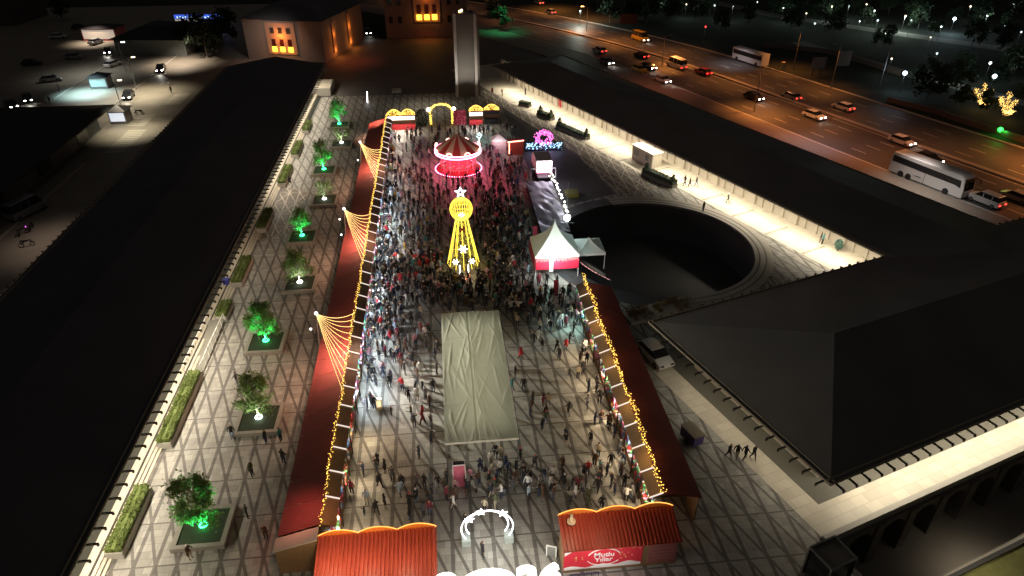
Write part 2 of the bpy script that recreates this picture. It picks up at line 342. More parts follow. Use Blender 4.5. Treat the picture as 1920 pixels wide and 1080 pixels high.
#PART2
# ------------------------------------------------------------------ big roofs
def hall(name, label, ax, u, v, L, D, ez, rise, hip0, hip1, over, rm=None, wz=0.0, eaves=('f',), cat='hall', ridge=True):
    """hall whose eave rectangle starts at ax, runs L along u and D along v"""
    t = thing(name, label, cat, (ax[0], ax[1], 0))
    P = lambda a, b, z: (u[0]*a+v[0]*b, u[1]*a+v[1]*b, z)
    h = D/2; mb = MB(); T = .22
    a0 = h if hip0 else 0; a1 = L-h if hip1 else L
    c = [P(0, 0, ez), P(L, 0, ez), P(L, D, ez), P(0, D, ez)]; r0 = P(a0, h, ez+rise); r1 = P(a1, h, ez+rise)
    lo = [(x, y, z-T) for x, y, z in c]
    mb.add(c+[r0, r1]+lo, [(0, 1, 5, 4), (2, 3, 4, 5), (3, 0, 4), (1, 2, 5), (0, 6, 7, 1), (1, 7, 8, 2), (2, 8, 9, 3), (3, 9, 6, 0), (6, 9, 8, 7)])
    k = 1.2
    while k < 0:
        for b0, s_ in ((0, 1), (D, -1)):
            q = min(h, k if hip0 else h, (L-k) if hip1 else h)
            if q > .6:
                p0 = Vector(P(k, b0+s_*.15, ez+rise*.15/h+.01)); p1 = Vector(P(k, b0+s_*q*.99, ez+rise*q/h+.01)); d = Vector(P(.03, 0, 0))
                mb.add([p0-d, p0+d, p1+d, p1-d, p0-d+Vector((0, 0, .02)), p0+d+Vector((0, 0, .02)), p1+d+Vector((0, 0, .02)), p1-d+Vector((0, 0, .02))], [(4, 5, 6, 7), (0, 1, 5, 4), (2, 3, 7, 6), (1, 2, 6, 5), (3, 0, 4, 7)])
        k += 2.4
    ro = mb.build('roof', rm or ROOFM, t)
    mb = MB(); g = .16
    def side(p, q, out):
        p = Vector(p); q = Vector(q); o = Vector(out)
        for d0, d1, z0, z1 in ((.0, .13, .02, .10), (-.42, -.30, .09, .2)):
            mb.add([p+o*d0, q+o*d0, q+o*d1, p+o*d1]+[a+Vector((0, 0, z1-z0)) for a in (p+o*d0, q+o*d0, q+o*d1, p+o*d1)], [(3, 2, 1, 0), (4, 5, 6, 7), (0, 1, 5, 4), (2, 3, 7, 6), (1, 2, 6, 5), (3, 0, 4, 7)])
    uu, vv = Vector((*u, 0)), Vector((*v, 0))
    side(c[0], c[1], -vv); side(c[3], c[2], vv); side(c[0], c[3], -uu)
    if hip1: side(c[1], c[2], uu)
    mb.build('gutter', GUTTER, ro)
    mb = MB(); RF = []
    def ticks(p, d, n_, out, sp, ln=.75):
        p = Vector(p); d = Vector(d); o = Vector(out)
        for i in range(n_):
            q = p+d*(sp*(i+.5)); w_ = d*.055
            a = [q-w_-o*.3, q+w_-o*.3, q+w_+o*ln, q-w_+o*ln]
            RF.append((q.copy(), d.copy(), o.copy())); continue
            mb.add([x+Vector((0, 0, -.34)) for x in a]+[x+Vector((0, 0, -.2)) for x in a], [(3, 2, 1, 0), (4, 5, 6, 7), (0, 1, 5, 4), (1, 2, 6, 5), (2, 3, 7, 6), (3, 0, 4, 7)])
    for e in eaves:
        if e == 'f': ticks(c[0], uu, int(L/1.25), -vv, 1.25)
        if e == 'b': ticks(c[3], uu, int(L/1.25), vv, 1.25)
        if e == 's': ticks(c[0], vv, int(D/1.25), -uu, 1.25)
    base = Vector((ax[0], ax[1], 0)); RF.sort(key=lambda r_: -1 if G(960, 700, ez) is None else (r_[0]+base-Vector((0, 30, 0))).length)
    pm = None; rest = MB()
    for j, (q, d, o) in enumerate(RF):
        if j < 100:
            if pm is None:
                m_ = MB(); m_.box(-.055, .055, -.3, .75, -.34, -.2); m_.box(-.055, .055, .62, .75, -.46, -.341); ob = m_.build('rafter_end', BRACK, ro); pm = ob.data
            else: ob = bpy.data.objects.new('rafter_end', pm); col.objects.link(ob); ob.parent = ro
            ob.location = q; ob.rotation_euler.z = math.atan2(o.y, o.x)-math.pi/2
        else:
            rest.box(-.055, .055, -.3, .75, -.34, -.2, rz=math.atan2(o.y, o.x)-math.pi/2, at=q)
    if rest.v: tag(rest.build('rafter_ends', BRACK, ro), kind='stuff')
    # walls under the roof
    o = over; mb = MB()
    q = [P(o, o, 0), P(L-(o if hip1 else 0), o, 0), P(L-(o if hip1 else 0), D-o, 0), P(o, D-o, 0)]
    z1 = ez+.15
    for i, j in ((0, 1), (1, 2), (2, 3), (3, 0)):
        a, b = Vector(q[i]), Vector(q[j]); d = (b-a).normalized(); nn = Vector((d.y, -d.x, 0))*.25
        mb.add([(p.x, p.y, wz) for p in (a, b, b-nn, a-nn)]+[(p.x, p.y, z1) for p in (a, b, b-nn, a-nn)], [(3, 2, 1, 0), (4, 5, 6, 7), (0, 1, 5, 4), (1, 2, 6, 5), (2, 3, 7, 6), (3, 0, 4, 7)])
    mb.build('wall', WALLC, t)
    return t, P
# long hall by the left street, eave towards the plaza at x = -24.25
lh, PL = hall('long_hall', 'long dark roofed hall between the tree planters and the side street', (LE, 153), (0, -1), (-1, 0), 165, 20.6, 5.0, 1.9, False, False, 3.3, wz=.452, eaves=('f', 'b'))
# colonnade hall
ch, PC = hall('colonnade_hall', 'dark roofed hall with brightly lit colonnade beside the highway', C0+D1*10, tuple(-D1), tuple(N1), 106, 18.5, 4.2, 1.7, False, True, 5.25, wz=.013, rm=ROOFG, eaves=())
# near hall
A0 = G(1558, 908, 4.2).xy
nh, PN = hall('corner_hall', 'hip roofed dark hall with a pale terrace under its eaves', A0, tuple(U), tuple(V), 90, 22.4, 4.2, 2.7, True, False, 3.4, wz=.021, eaves=('f', 's', 'b'), rm=ROOFG)
# colonnade: piers with lit panels along the wall line
mb = MB(); mp = MB(); k = 0
for i in range(52):
    t_ = 2.5+i*1.9
    a = 10+t_
    p = lambda a_, b_, z: Vector(PC(a_, b_, z))
    def bx(m_, a0, a1, b0, b1, z0, z1):
        vs = [p(x, y, z) for z in (z0, z1) for x, y in ((a0, b0), (a1, b0), (a1, b1), (a0, b1))]
        m_.add(vs, [(3, 2, 1, 0), (4, 5, 6, 7), (0, 1, 5, 4), (1, 2, 6, 5), (2, 3, 7, 6), (3, 0, 4, 7)])
    mb = MB(); mp = MB()
    if i % 4 == 3: bx(mb, a-.75, a+.75, 4.6, 5.2, .02, 4.1)
    else:
        bx(mb, a-.16, a+.16, 4.75, 5.2, .02, 4.1); bx(mp, a+.24, a+1.66, 5.15, 5.22, .5, 3.1)
        for xx in (.24, .9, 1.58): bx(mb, a+xx, a+xx+.08, 5.11, 5.149, .5, 3.1)
        mp.build('window', mat('dark grey window', (.10, .10, .09), .35), ch)
    mb.build('pier', WALLC, ch)
b_ = MB()
for (x, y), (dx, dy, dz) in (((34.9, 100.9), (2.6, 1.6, 2.6)), ((38.2, 99.6), (1.6, 1.4, 2.3))):
    pass
bw = thing('cream_service_booth', 'cream walled service booth standing before the colonnade wall', 'booth', (*W1(43, 1.2), 0), math.atan2(D1.y, D1.x))
mb = MB(); mb.box(-2.6, 2.6, -1.0, 1.0, .02, 2.3); mb.build('wall', WALLC, bw)
mb = MB(); mb.box(-2.75, 2.75, -1.15, 1.15, 2.3, 2.42); mb.build('roof', WALLC, bw)
mb = MB(); mb.box(-2.2, -.9, -1.03, -1.002, .9, 1.9); mb.box(.8, 1.6, -1.03, -1.002, .9, 1.9); mb.build('window', PANEL, bw)
# joints across the walk
mb = MB()
for i in range(16):
    a, b = W1(-3+i*6.1, -2.4 if i > 6 else -1.0), W1(-3+i*6.1, 3.2); d = D1*.35
    mb.slab([(a[0], a[1]), (b[0], b[1]), (b[0]+d.x, b[1]+d.y), (a[0]+d.x, a[1]+d.y)][::-1], .0125, .017)
tag(mb.build('walk_joint_marking', mat('walk joint', (.28, .25, .19), .6)), kind='structure')
# lights of the halls: warm strips under the eaves
def eave_strip(parent, p, q, e, z, c=(1, .88, .68), tilt=0, wd=.12, spread=None):
    p, q = Vector((*p, z)), Vector((*q, z)); m = (p+q)/2; d = q-p; L_ = d.length; rz = math.atan2(d.y, d.x)
    o = light('eave_light', 'AREA', m, e, c, L_, wd, (tilt, 0, rz), spread=spread)
    mb = MB(); mb.box(-L_/2, L_/2, -.04, .04, .01, .07)
    s = mb.build('light_strip', emis('eave strip', (1, .88, .68), 3)); s.location = m; s.rotation_euler = (0, 0, rz)
    s.location = m-parent.location; s.parent = parent
    return o
bpy.context.view_layer.update()
eave_strip(lh, (LE-.75, 8), (LE-.75, 62), 3800, 4.65, (1, .87, .68))
eave_strip(lh, (LE-.75, 95), (LE-.75, 150), 2500, 4.65, (1, .88, .7))
eave_strip(lh, (LE-.75, 66), (LE-.75, 80), 160, 4.65)
a_, b2 = W1(-1, 1.2), W1(92, 1.2); eave_strip(ch, a_, b2, 6200, 3.85, spread=R(142))
q0 = Vector(PN(1.0, 1.0, 0)).xy+A0; q1 = Vector(PN(70, 1.0, 0)).xy+A0; eave_strip(nh, tuple(q0+U*3), tuple(q1), 3300, 3.85)
q2 = Vector(PN(1.0, 18, 0)).xy+A0; eave_strip(nh, tuple(q0+V*.5), tuple(q2), 190, 3.85)
eave_strip(lh, (-44.4, 20), (-44.4, 75), 90, 4.2, (1, .8, .65))
# terrace parapet and arcade below
def slabW2(mb, a0, a1, b0, b1, z0, z1, k=None): mb.slab([W2(a0, b0), W2(a1, b0), W2(a1, b1), W2(a0, b1)], z0, z1, k)
ar = thing('arcade_wall', 'dark arcaded retaining wall below the pale terrace parapet', 'retaining wall')
mb = MB(); slabW2(mb, 0, 76, 0, .44, -.5, .22)
mb.build('parapet', CONC, ar)
mb = MB()
for i in range(21):
    a = 2.0+i*3.5; slabW2(mb, a-.45, a+.45, -.35, .9, -5, -.501)
    pts = []
    for j in range(9):
        th = math.pi*j/8; pts.append((a+1.75-1.3*math.cos(th), -2.3+1.3*math.sin(th)))
    # arch head between piers
    for (x0, z0), (x1, z1) in zip(pts, pts[1:]): 
        A_, B_ = W2(x0, -.2), W2(x1, -.2); C_, D_ = W2(x1, .6), W2(x0, .6)
        mb.add([(*A_, z0), (*B_, z1), (*C_, z1), (*D_, z0), (*A_, -.501), (*B_, -.501), (*C_, -.501), (*D_, -.501)], [(3, 2, 1, 0), (4, 5, 6, 7), (0, 1, 5, 4), (2, 3, 7, 6)])
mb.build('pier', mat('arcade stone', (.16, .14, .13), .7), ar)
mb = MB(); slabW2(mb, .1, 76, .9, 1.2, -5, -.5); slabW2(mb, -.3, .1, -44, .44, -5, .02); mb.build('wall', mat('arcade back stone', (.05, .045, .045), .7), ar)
# street lift cabin at the corner
bc = G(1563, 1036, 2.6)
lf = thing('lift_cabin', 'dark glazed cabin with pale steel edges at the terrace corner', 'lift cabin', (bc.x, bc.y, 0), math.atan2(U.y, U.x))
mb = MB(); mb.box(-1.05, 1.05, -.9, .9, .0, 2.5); mb.build('body', GLASSD, lf)
mb = MB()
for x in (-1.1, 1.1):
    for y in (-.95, .95): mb.box(x-.07, x+.07, y-.07, y+.07, 0, 2.5)
for z in (2.5, .0):
    mb.box(-1.17, 1.17, -1.02, -.88, z+.002, z+.14); mb.box(-1.17, 1.17, .88, 1.02, z+.002, z+.14); mb.box(-1.17, -1.03, -.879, .879, z+.002, z+.14); mb.box(1.03, 1.17, -.879, .879, z+.002, z+.14)
mb.build('frame', GREYM, lf); mb = MB(); mb.box(-1.02, 1.02, -.875, .875, 2.503, 2.56); mb.build('roof', CONCD, lf)
# ------------------------------------------------------------------ planters with hedges by the steps
first = True
for i, (y0, y1) in enumerate(((33.6, 39.7), (44.4, 53.8), (63.2, 66.2), (70.2, 76.2), (84, 90), (99, 106), (111, 117), (123, 128))):
    t = thing('hedge_planter', '', 'planter', (-24.75, (y0+y1)/2, 0), group='planters along the hall steps')
    t['label'] = ['long hedge planter by the steps close to the lowest green lit tree', 'longest hedge planter on the steps just below the glass railed ramp', 'short hedge planter just above the glass railed ramp',
                  'hedge planter on the steps with a blue box beside it', 'shaded hedge planter on the steps near the sheen painted paving patch', 'dim hedge planter on the steps above the sheen painted paving',
                  'second most distant hedge planter along the long hall steps', 'most distant hedge planter along the long hall steps'][i]
    l = (y1-y0)/2; mb = MB(); mb.box(-.62, .62, -l, l, 0, .6); mb.build('box', CONC, t)
    q = random.Random(i); mb = MB(); mb.box(-.5, .5, -l+.12, l-.12, .601, .95)
    for _ in range(int(l*1100)):
        y = q.uniform(-l+.05, l-.05); x = q.uniform(-.58, .58)
        s_ = .5+.5*math.sin(y*2.3+i)
        z = .68+q.random()*(.42+.2*s_)*(1-.5*abs(x)*(1.2))*(.55 if abs(x) < .12 else 1)
        mb.leaf((x, y, z), q.uniform(.06, .13), q)
    mb.build('hedge', HEDGE, t)
bb = tag((lambda m_: (m_.box(-.3, .3, -.3, .3, 0, .5), m_.box(-.34, .34, -.34, .34, .5, .56), m_)[2])(MB()).build('storage_box', mat('blue plastic', (.05, .06, .4), .4)), 'small blue box beside a hedge planter on the steps', 'box'); bb.location = (-25.9, 70.5, .452)
rp = thing('glass_ramp', 'sloping ramp with glass railings interrupting the hall steps', 'ramp', (-25.0, 58.6, 0))
mb = MB(); mb.add([(-.9, -4.4, 0), (.7, -4.4, 0), (.7, 4.3, 0), (-.9, 4.3, 0), (-.9, -4.4, .12), (.7, -4.4, .12), (.7, 4.3, .5), (-.9, 4.3, .5)], [(4, 5, 6, 7), (0, 1, 5, 4), (1, 2, 6, 5), (2, 3, 7, 6), (3, 0, 4, 7)]); mb.build('deck', GREYST, rp)
for x in (-.92, .72):
    mb = MB(); mb.box(x-.03, x+.03, -4.4, 4.3, 1.25, 1.32)
    for k in range(8): mb.box(x-.03, x+.03, -4.4+k*1.236, -4.34+k*1.236, 0.1, 1.25)
    mb.build('handrail', WHITEM, rp)
# planters with box hedges in front of the colonnade
for i, (pa, pb, z_) in enumerate((((975, 197), (994, 201), .9), ((1010, 215), (1036, 226), .9), ((1046, 238), (1102, 262), .8), ((1207, 325), (1265, 352), 1.1))):
    a, b = G(*pa), G(*pb); m_ = (a+b)/2; d = b-a; l = d.length/2
    t = thing('boxwood_planter', ['smallest dark clipped shrub planter on the bright walk near the tower', 'short dark clipped shrub planter with two taller tufts near the tower', 'long dark clipped planter facing the glowing pink bower', 'long dark clipped planter between the court and three walkers'][i], 'planter', (m_.x, m_.y, 0), math.atan2(d.y, d.x), group='clipped planters on the colonnade walk')
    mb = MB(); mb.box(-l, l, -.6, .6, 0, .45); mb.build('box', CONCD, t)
    q = random.Random(40+i); mb = MB(); mb.box(-l+.1, l-.1, -.5, .5, .451, z_)
    for _ in range(int(l*500)):
        x = q.uniform(-l, l); mb.leaf((x, q.uniform(-.6, .6), q.uniform(.45, z_+.1)), q.uniform(.06, .14), q)
    for e in (-l+.5, l-.5) if i else ():
        for _ in range(260): r_ = q.random(); mb.leaf((e+q.gauss(0, .28)*(1.2-r_), q.gauss(0, .28)*(1.2-r_), .8+1.1*r_), .12, q)
    mb.build('hedge', LEAFD, t)
# bed of autumn shrubs at the court corner
t = thing('shrub_bed', 'stone edged bed of brown autumn shrubs between court and corner hall', 'shrub bed', (22.6, 60.2, 0), R(14))
mb = MB(); mb.box(-4.2, 4.0, -1.3, 1.2, 0, .35); mb.build('edging', CONC, t); q = random.Random(5); mb = MB()
for _ in range(40):
    cx, cy = q.uniform(-3.9, 3.7), q.uniform(-1.1, 1.0); r_ = q.uniform(.25, .5)
    for _ in range(60): mb.leaf((cx+q.gauss(0, r_*.5), cy+q.gauss(0, r_*.5), .4+abs(q.gauss(0, r_*.6))), q.uniform(.06, .13), q)
mb.build('shrubs', AUTUMN, t)
def translucent(m, f, c):
    n = m.node_tree; b = n.nodes['Principled BSDF']; o_ = n.nodes['Material Output']; tb = n.nodes.new('ShaderNodeBsdfTranslucent'); tb.inputs[0].default_value = (*c, 1)
    mx = n.nodes.new('ShaderNodeMixShader'); mx.inputs[0].default_value = f; n.links.new(b.outputs[0], mx.inputs[1]); n.links.new(tb.outputs[0], mx.inputs[2]); n.links.new(mx.outputs[0], o_.inputs[0])
translucent(LEAF, .5, (.22, .34, .10))
# ------------------------------------------------------------------ nine planter trees with light rings
def tree_mesh(seed, h, r, n=1500, leaf=.11, clumps=14):
    q = random.Random(seed); tr = MB(); cr = MB()
    pts = [(0, 0, .1), (q.uniform(-.08, .08), q.uniform(-.08, .08), h*.3), (q.uniform(-.2, .2), q.uniform(-.2, .2), h*.62), (q.uniform(-.2, .2), q.uniform(-.2, .2), h*.92)]
    tr.tube(pts, [.09, .075, .05, .015], 7)
    cs = []
    for i in range(clumps):
        a = q.uniform(0, 6.28); z = h*(.34+.62*(i+.5)/clumps); rr = r*(1-.55*abs((z/h-.55)/.45)**1.5)*q.uniform(.35, 1)
        c = (rr*math.cos(a), rr*math.sin(a), z); cs.append((c, q.uniform(.35, .6)*r*.75))
        k = min(2, int(z/h*3)); b = pts[k+1] if k+1 < 4 else pts[3]
        tr.tube([(b[0]*.7, b[1]*.7, max(h*.25, z-.5*h*.25)), ((b[0]+c[0])/2, (b[1]+c[1])/2, z-.1), c], [.035, .022, .008], 5)
    for _ in range(n):
        c, rr = cs[q.randrange(len(cs))]
        cr.leaf((c[0]+q.gauss(0, rr*.5), c[1]+q.gauss(0, rr*.5), c[2]+q.gauss(0, rr*.45)), q.uniform(.6, 1.25)*leaf, q)
    return tr, cr
green = [1, 0, 1, 0, 1, 1, 0, 0, 1][0:0] or [1, 0, 1, 0, 1, 0, 1, 0, 1]
tx = [(-19.15, 35.6), (-17.5, 47), (-19.15, 58.6), (-17.5, 69.9), (-19.05, 81.8), (-17.6, 93.1), (-19.1, 104.6), (-17.6, 116.5), (-19.1, 126.8)]
lab = ['lowest planter tree, tall and leafy over a bright green light ring', 'planter tree with thin brown top leaves over the lowest white light ring', 'dense planter tree glowing green, third up from the photo bottom',
       'sparse planter tree over the white light ring level with the red fronted tent', 'dim planter tree over a green ring level with the light sculpture', 'nearly bare planter tree over a white ring beside the middle fan of string lights',
       'narrow planter tree over a green ring level with the carousel', 'thin planter tree over a white ring beside the most distant fan of string lights', 'most distant planter tree, bright green all over']
hs = [5.4, 5.0, 4.9, 4.4, 4.2, 3.4, 5.0, 3.3, 5.2]; ns = [2300, 1700, 2100, 1500, 800, 350, 1300, 350, 1300]
for i, ((x, y), g_, h_) in enumerate(zip(tx, green, hs)):
    t = thing('planter_tree', lab[i], 'tree', (x, y, 0), group='lit trees in square planters')
    tr, cr = tree_mesh(60+i, h_, 1.55, int(ns[i]*1.9), .125, 18)
    tr.build('trunk', BARK, t); cr.build('crown', LEAF, t)
    mb = MB()
    for a in ((-1.9, 1.9, -1.9, -1.55), (-1.9, 1.9, 1.55, 1.9), (-1.9, -1.55, -1.549, 1.549), (1.55, 1.9, -1.549, 1.549)): mb.box(*a, 0, .38)
    pb_ = mb.build('planter', mat('grey planter stone', (.27, .25, .22), .7), t); mb = MB(); mb.box(-1.549, 1.549, -1.549, 1.549, 0, .3); mb.build('turf', SOIL, pb_)
    c_ = (.04, 1, .3) if g_ else (.95, 1, .95)
    mb = MB(); mb.tube([(.26*math.cos(a), .26*math.sin(a), .5) for a in (2*math.pi*j/20 for j in range(20))], .055, 6, closed=True)
    mb.build('light_ring', GREENE if g_ else emis('white lamp ring', (.95, 1, .95), 12), t)
    light('ring_light', 'SPOT', (x, y-.4, .55), 1900 if g_ else 800, c_, rot=(R(174), 0, 0), spot=R(98), blend=.8, rad=.12)
    light('ring_light', 'POINT', (x+.05, y-.45, .75), 1.5, c_, rad=.12)
#PART3
# ------------------------------------------------------------------ market stalls
PITCH_Y = 2.45
def make_stall(warm):
    """stall facing +x, ridge at the origin's x"""
    t = thing('market_stall', '', 'market stall')
    h = PITCH_Y/2-.03
    mb = MB()
    n = 8
    for i in range(n*2):   # corrugated outer slope
        y0 = -h+i*h/n; y1 = y0+h/n*.55
        mb.add([(-3.05, y0, 2.40), (.02, y0, 3.30), (.02, y1, 3.30), (-3.05, y1, 2.40), (-3.05, y0, 2.46), (.02, y0, 3.36), (.02, y1, 3.36), (-3.05, y1, 2.46)], [(3, 2, 1, 0), (4, 5, 6, 7), (0, 1, 5, 4), (1, 2, 6, 5), (2, 3, 7, 6), (3, 0, 4, 7)])
        mb.add([(-3.05, y1, 2.40), (.02, y1, 3.30), (.02, y0+h/n, 3.30), (-3.05, y0+h/n, 2.40)], [(0, 1, 2, 3)])
    mb.build('roof', REDD, t)
    mb = MB(); mb.add([(.03, -h, 3.26), (.95, -h, 2.86), (.95, h, 2.86), (.03, h, 3.26), (.03, -h, 3.32), (.97, -h, 2.92), (.97, h, 2.92), (.03, h, 3.32)], [(3, 2, 1, 0), (4, 5, 6, 7), (0, 1, 5, 4), (1, 2, 6, 5), (2, 3, 7, 6), (3, 0, 4, 7)])
    mb.build('awning', WOOD if warm else WOODD, t)
    mb = MB(); mb.box(-2.8, -2.72, -h, h, 0, 2.45); mb.box(-2.719, .3, -h, -h+.05, 0, 2.5); mb.build('wall', WOOD, t)
    mb = MB(); mb.box(.25, .75, -h+.06, h-.06, .0, .95); mb.box(.2, .85, -h+.06, h-.06, .951, 1.0); mb.build('counter', WOOD, t)
    mb = MB(); mb.add([(.02, h-.01, 3.34), (1.0, h-.01, 2.93), (1.0, h+.07, 2.93), (.02, h+.07, 3.34), (.02, h-.01, 3.42), (1.0, h-.01, 3.01), (1.0, h+.07, 3.01), (.02, h+.07, 3.42)], [(3, 2, 1, 0), (4, 5, 6, 7), (0, 1, 5, 4), (1, 2, 6, 5), (2, 3, 7, 6), (3, 0, 4, 7)])
    mb.build('divider', emis('white divider baked light', (1, .85, .75), .9), t)  # light falling on the strut is put in as emission
    for y in (-h+.03, h-.03):
        mb = MB(); mb.box(.86, .93, y-.035, y+.035, 0, 2.86); mb.build('post', WOODD, t)
    mb = MB(); mb.box(.78, .84, -h+.25, h-.25, 2.62, 2.68); mb.build('tube_lamp', emis('warm tube', (1, .80, .58), 14) if warm else COLDE, t)
    return t
SX_L, SX_R = -9.85, 14.4
ys_l = [33.6+PITCH_Y*i for i in range(36)]; ys_r = [33.8+PITCH_Y*i for i in range(12)]
goodsl = MB(); goodsr = MB()
gm = [mat('goods red', (.55, .05, .05), .5), mat('goods white', (.8, .8, .8), .5), mat('goods blue', (.15, .3, .6), .5), mat('goods brown', (.35, .2, .1), .6), mat('goods green', (.1, .35, .15), .6), mat('goods pink', (.75, .2, .35), .5)]
def near_word(y):
    for lim, s in ((38, 'beside the red roofed huts'), (47, 'level with the lower canopy tent'), (58, 'level with the upper canopy tent'), (68, 'between canopy tent and sculpture'), (76, 'beside the light sculpture'), (90, 'below the carousel'), (104, 'beside the carousel'), (150, 'near the gold wave stalls')):
        if y < lim: return s
cold = make_stall(False); cold_w = make_stall(True)
used = set(); cnt = {}
ORD = ['first', 'second', 'third', 'fourth', 'fifth', 'sixth', 'seventh', 'eighth']
def stall_label(side, y):
    k = (side, near_word(y)); cnt[k] = cnt.get(k, 0)+1
    return ORD[cnt[k]-1]
q = random.Random(3)
for side, ys in (('l', ys_l), ('r', ys_r)):
    for i, y in enumerate(ys):
        if side == 'l' and 0: continue
        warm = (side == 'r' and y < 56) or (side == 'l' and (y < 47))
        src = cold_w if warm else cold
        if id(src) not in used: used.add(id(src)); t = src
        else: t = copy_tree(src)
        t.location = (SX_L if side == 'l' else SX_R, y, 0)
        t.rotation_euler = (0, 0, 0 if side == 'l' else math.pi)
        o_ = stall_label(side, y)
        t['label'] = f"{o_} {'cold lit' if side == 'l' and not warm else 'dark fronted' if side == 'l' else 'golden'} stall {near_word(y)}, {'planter tree side' if side == 'l' else 'corner hall side'}"
        t['group'] = 'market stalls in the long rows'
        x0 = t.location.x; s = 1 if side == 'l' else -1
        gb_ = goodsl if side == 'l' else goodsr
        for _ in range(60):
            gx = x0+s*q.uniform(.26, .8); gy = y+q.uniform(-1.1, 1.1); sz = q.uniform(.04, .13)
            gb_.box(gx-sz, gx+sz, gy-sz, gy+sz, 1.002, 1.01+q.uniform(.05, .35), q.randrange(6))
        for _ in range(14):
            gx = x0+s*q.uniform(.55, .9); gy = y+q.uniform(-1.1, 1.1); sz = q.uniform(.05, .1)
            gb_.box(gx-sz, gx+sz, gy-sz, gy+sz, 2.1, 2.5, q.randrange(6))
        if side == 'l' :
            cc = (.78, .92, 1) if not warm else (1, .78, .5)
            e = 62 if y < 47 else (170 if (48 < y < 66 or 72 < y < 86) else 80)
            if y > 100: cc, e = (1, .85, .75), 60
        else: cc = (1, .78, .5) if warm else (.6, 1, .92); e = 62 if warm else 75
        if i % 2 == 0 or e > 150:
            light('stall_light', 'AREA', (x0+s*.95, y, 2.5), e*.9*(1 if e > 150 else 1.6), cc, PITCH_Y*.9, .15, spread=R(118)).rotation_euler = (0, -s*R(24), 0)
tag(goodsl.build('stall_goods', gm), 'mixed small goods heaped on the counters of the row by the planter trees', 'goods', kind='stuff')
tag(goodsr.build('stall_goods', gm), 'mixed small goods heaped on the counters of the golden row by the corner hall', 'goods', kind='stuff')
# garlands along the ridges
def garland(name, label, pts, per, jit, r, m, wire=.02, cat='string lights', par=None, drop=.0):
    t = thing(name, label, cat, pts[0]) if label else par
    o = Vector(pts[0]); mb = MB(); mb.tube([Vector(p)-o for p in pts], wire, 4); mb.build('cable', WOODD, t)
    mb = MB(); q = random.Random(len(pts)*7+int(per*9))
    for a, b in zip(pts, pts[1:]):
        a, b = Vector(a), Vector(b); n = max(1, int((b-a).length*per))
        for i in range(n):
            p = a.lerp(b, (i+q.random())/n)-o
            mb.ball((p.x+q.gauss(0, jit), p.y+q.gauss(0, jit), p.z+q.gauss(0, jit)-drop), r*q.uniform(.7, 1.3))
    mb.build('bulbs', m, t); return t
pl = [(SX_L+.0, 32.2, 3.5)]
y = 32.2
while y < 121.5: y += PITCH_Y/2; pl.append((SX_L+rnd.uniform(-.07, .09), y, 3.5+rnd.uniform(0, .12)))
garland('string_lights', 'long gold garland along the ridge of the stalls by the planter trees', pl, 13, .07, .032, BARGOLD)
pr = [(SX_R, 32.4, 3.5)]; y = 32.4
while y < 63: y += PITCH_Y/2; pr.append((SX_R+rnd.uniform(-.06, .14), y, 3.5+rnd.uniform(0, .16)))
garland('string_lights', 'thick gold garland on the ridge of the stalls by the corner hall', pr, 18, .11, .036, BARGOLD)
# warm wash from the garlands over the right awnings
for y in (36, 42, 48, 54, 60): light('garland_glow', 'POINT', (SX_R-.5, y, 4.2), 45, (1, .62, .2), rad=.3)
for y in range(40, 120, 10): light('garland_glow', 'POINT', (SX_L-.25, y, 4.2), 7, (1, .6, .2), rad=.3)
# poles with fans of string lights, and the orange floods that light the roofs beneath them
FL = [('pole with fan of string lights over the stall roofs beside the dense green lit tree', 54.6), ('pole with fan of string lights over the stall roofs level with the sculpture', 77.4), ('most distant pole with a fan of string lights over the stall roofs', 100.8)]
for i, (lb, y) in enumerate(FL):
    px = (-12.75, -12.5, -12.5)[i]; t = thing('light_pole', lb, 'light pole', (px, y, 0), group='poles with fans of string lights')
    mb = MB(); mb.tube([(-.4, 0, 0), (0, 0, 6.0)], [.07, .05], 8); mb.build('post', GREYM, t)
    mb = MB(); mb.sph((0, 0, 6.05), .16); mb.build('lamp', WHITEE, t)
    spans = 11
    for k in range(spans):
        ey = y+3.6-k*1.25*(1.0 if i else .95)
        a = Vector((0, 0, 6)); b = Vector((SX_L+.05-px, ey-y, 3.5)); mb = MB(); wr = MB()
        L_ = (b-a).length; n = int(L_*11); sag = .32*(1 if k < 6 else .5)+.25
        P_ = [a.lerp(b, j/n)-Vector((0, 0, sag*4*(j/n)*(1-j/n))) for j in range(n+1)]
        wr.tube(P_[::4]+[P_[-1]], .008, 3)
        for p in P_: mb.ball(p, .022+.006*(k < 5))
        s_ = wr.build('string', GREYM, t); mb.build('bulbs', emis('fan bulb', (1, .66, .22), 7), s_)
    light('roof_flood', 'AREA', (px+1.5, y-3.4, 5.6), 620, (1, .52, .33), 1.2, 3.5, rot=(0, 0, 0))
    light('roof_flood', 'POINT', (px+2.0, y-3.6, 4.4), 500, (1, .52, .30), rad=.12)
light('roof_flood', 'SPOT', (-11.3, 33.5, 6.2), 560, (1, .3, .2), rot=(0, 0, 0), spot=R(95), blend=1)
light('roof_flood', 'SPOT', (-11.5, 119, 6.0), 4000, (1, .45, .28), rot=(0, 0, 0), spot=R(80), blend=1)
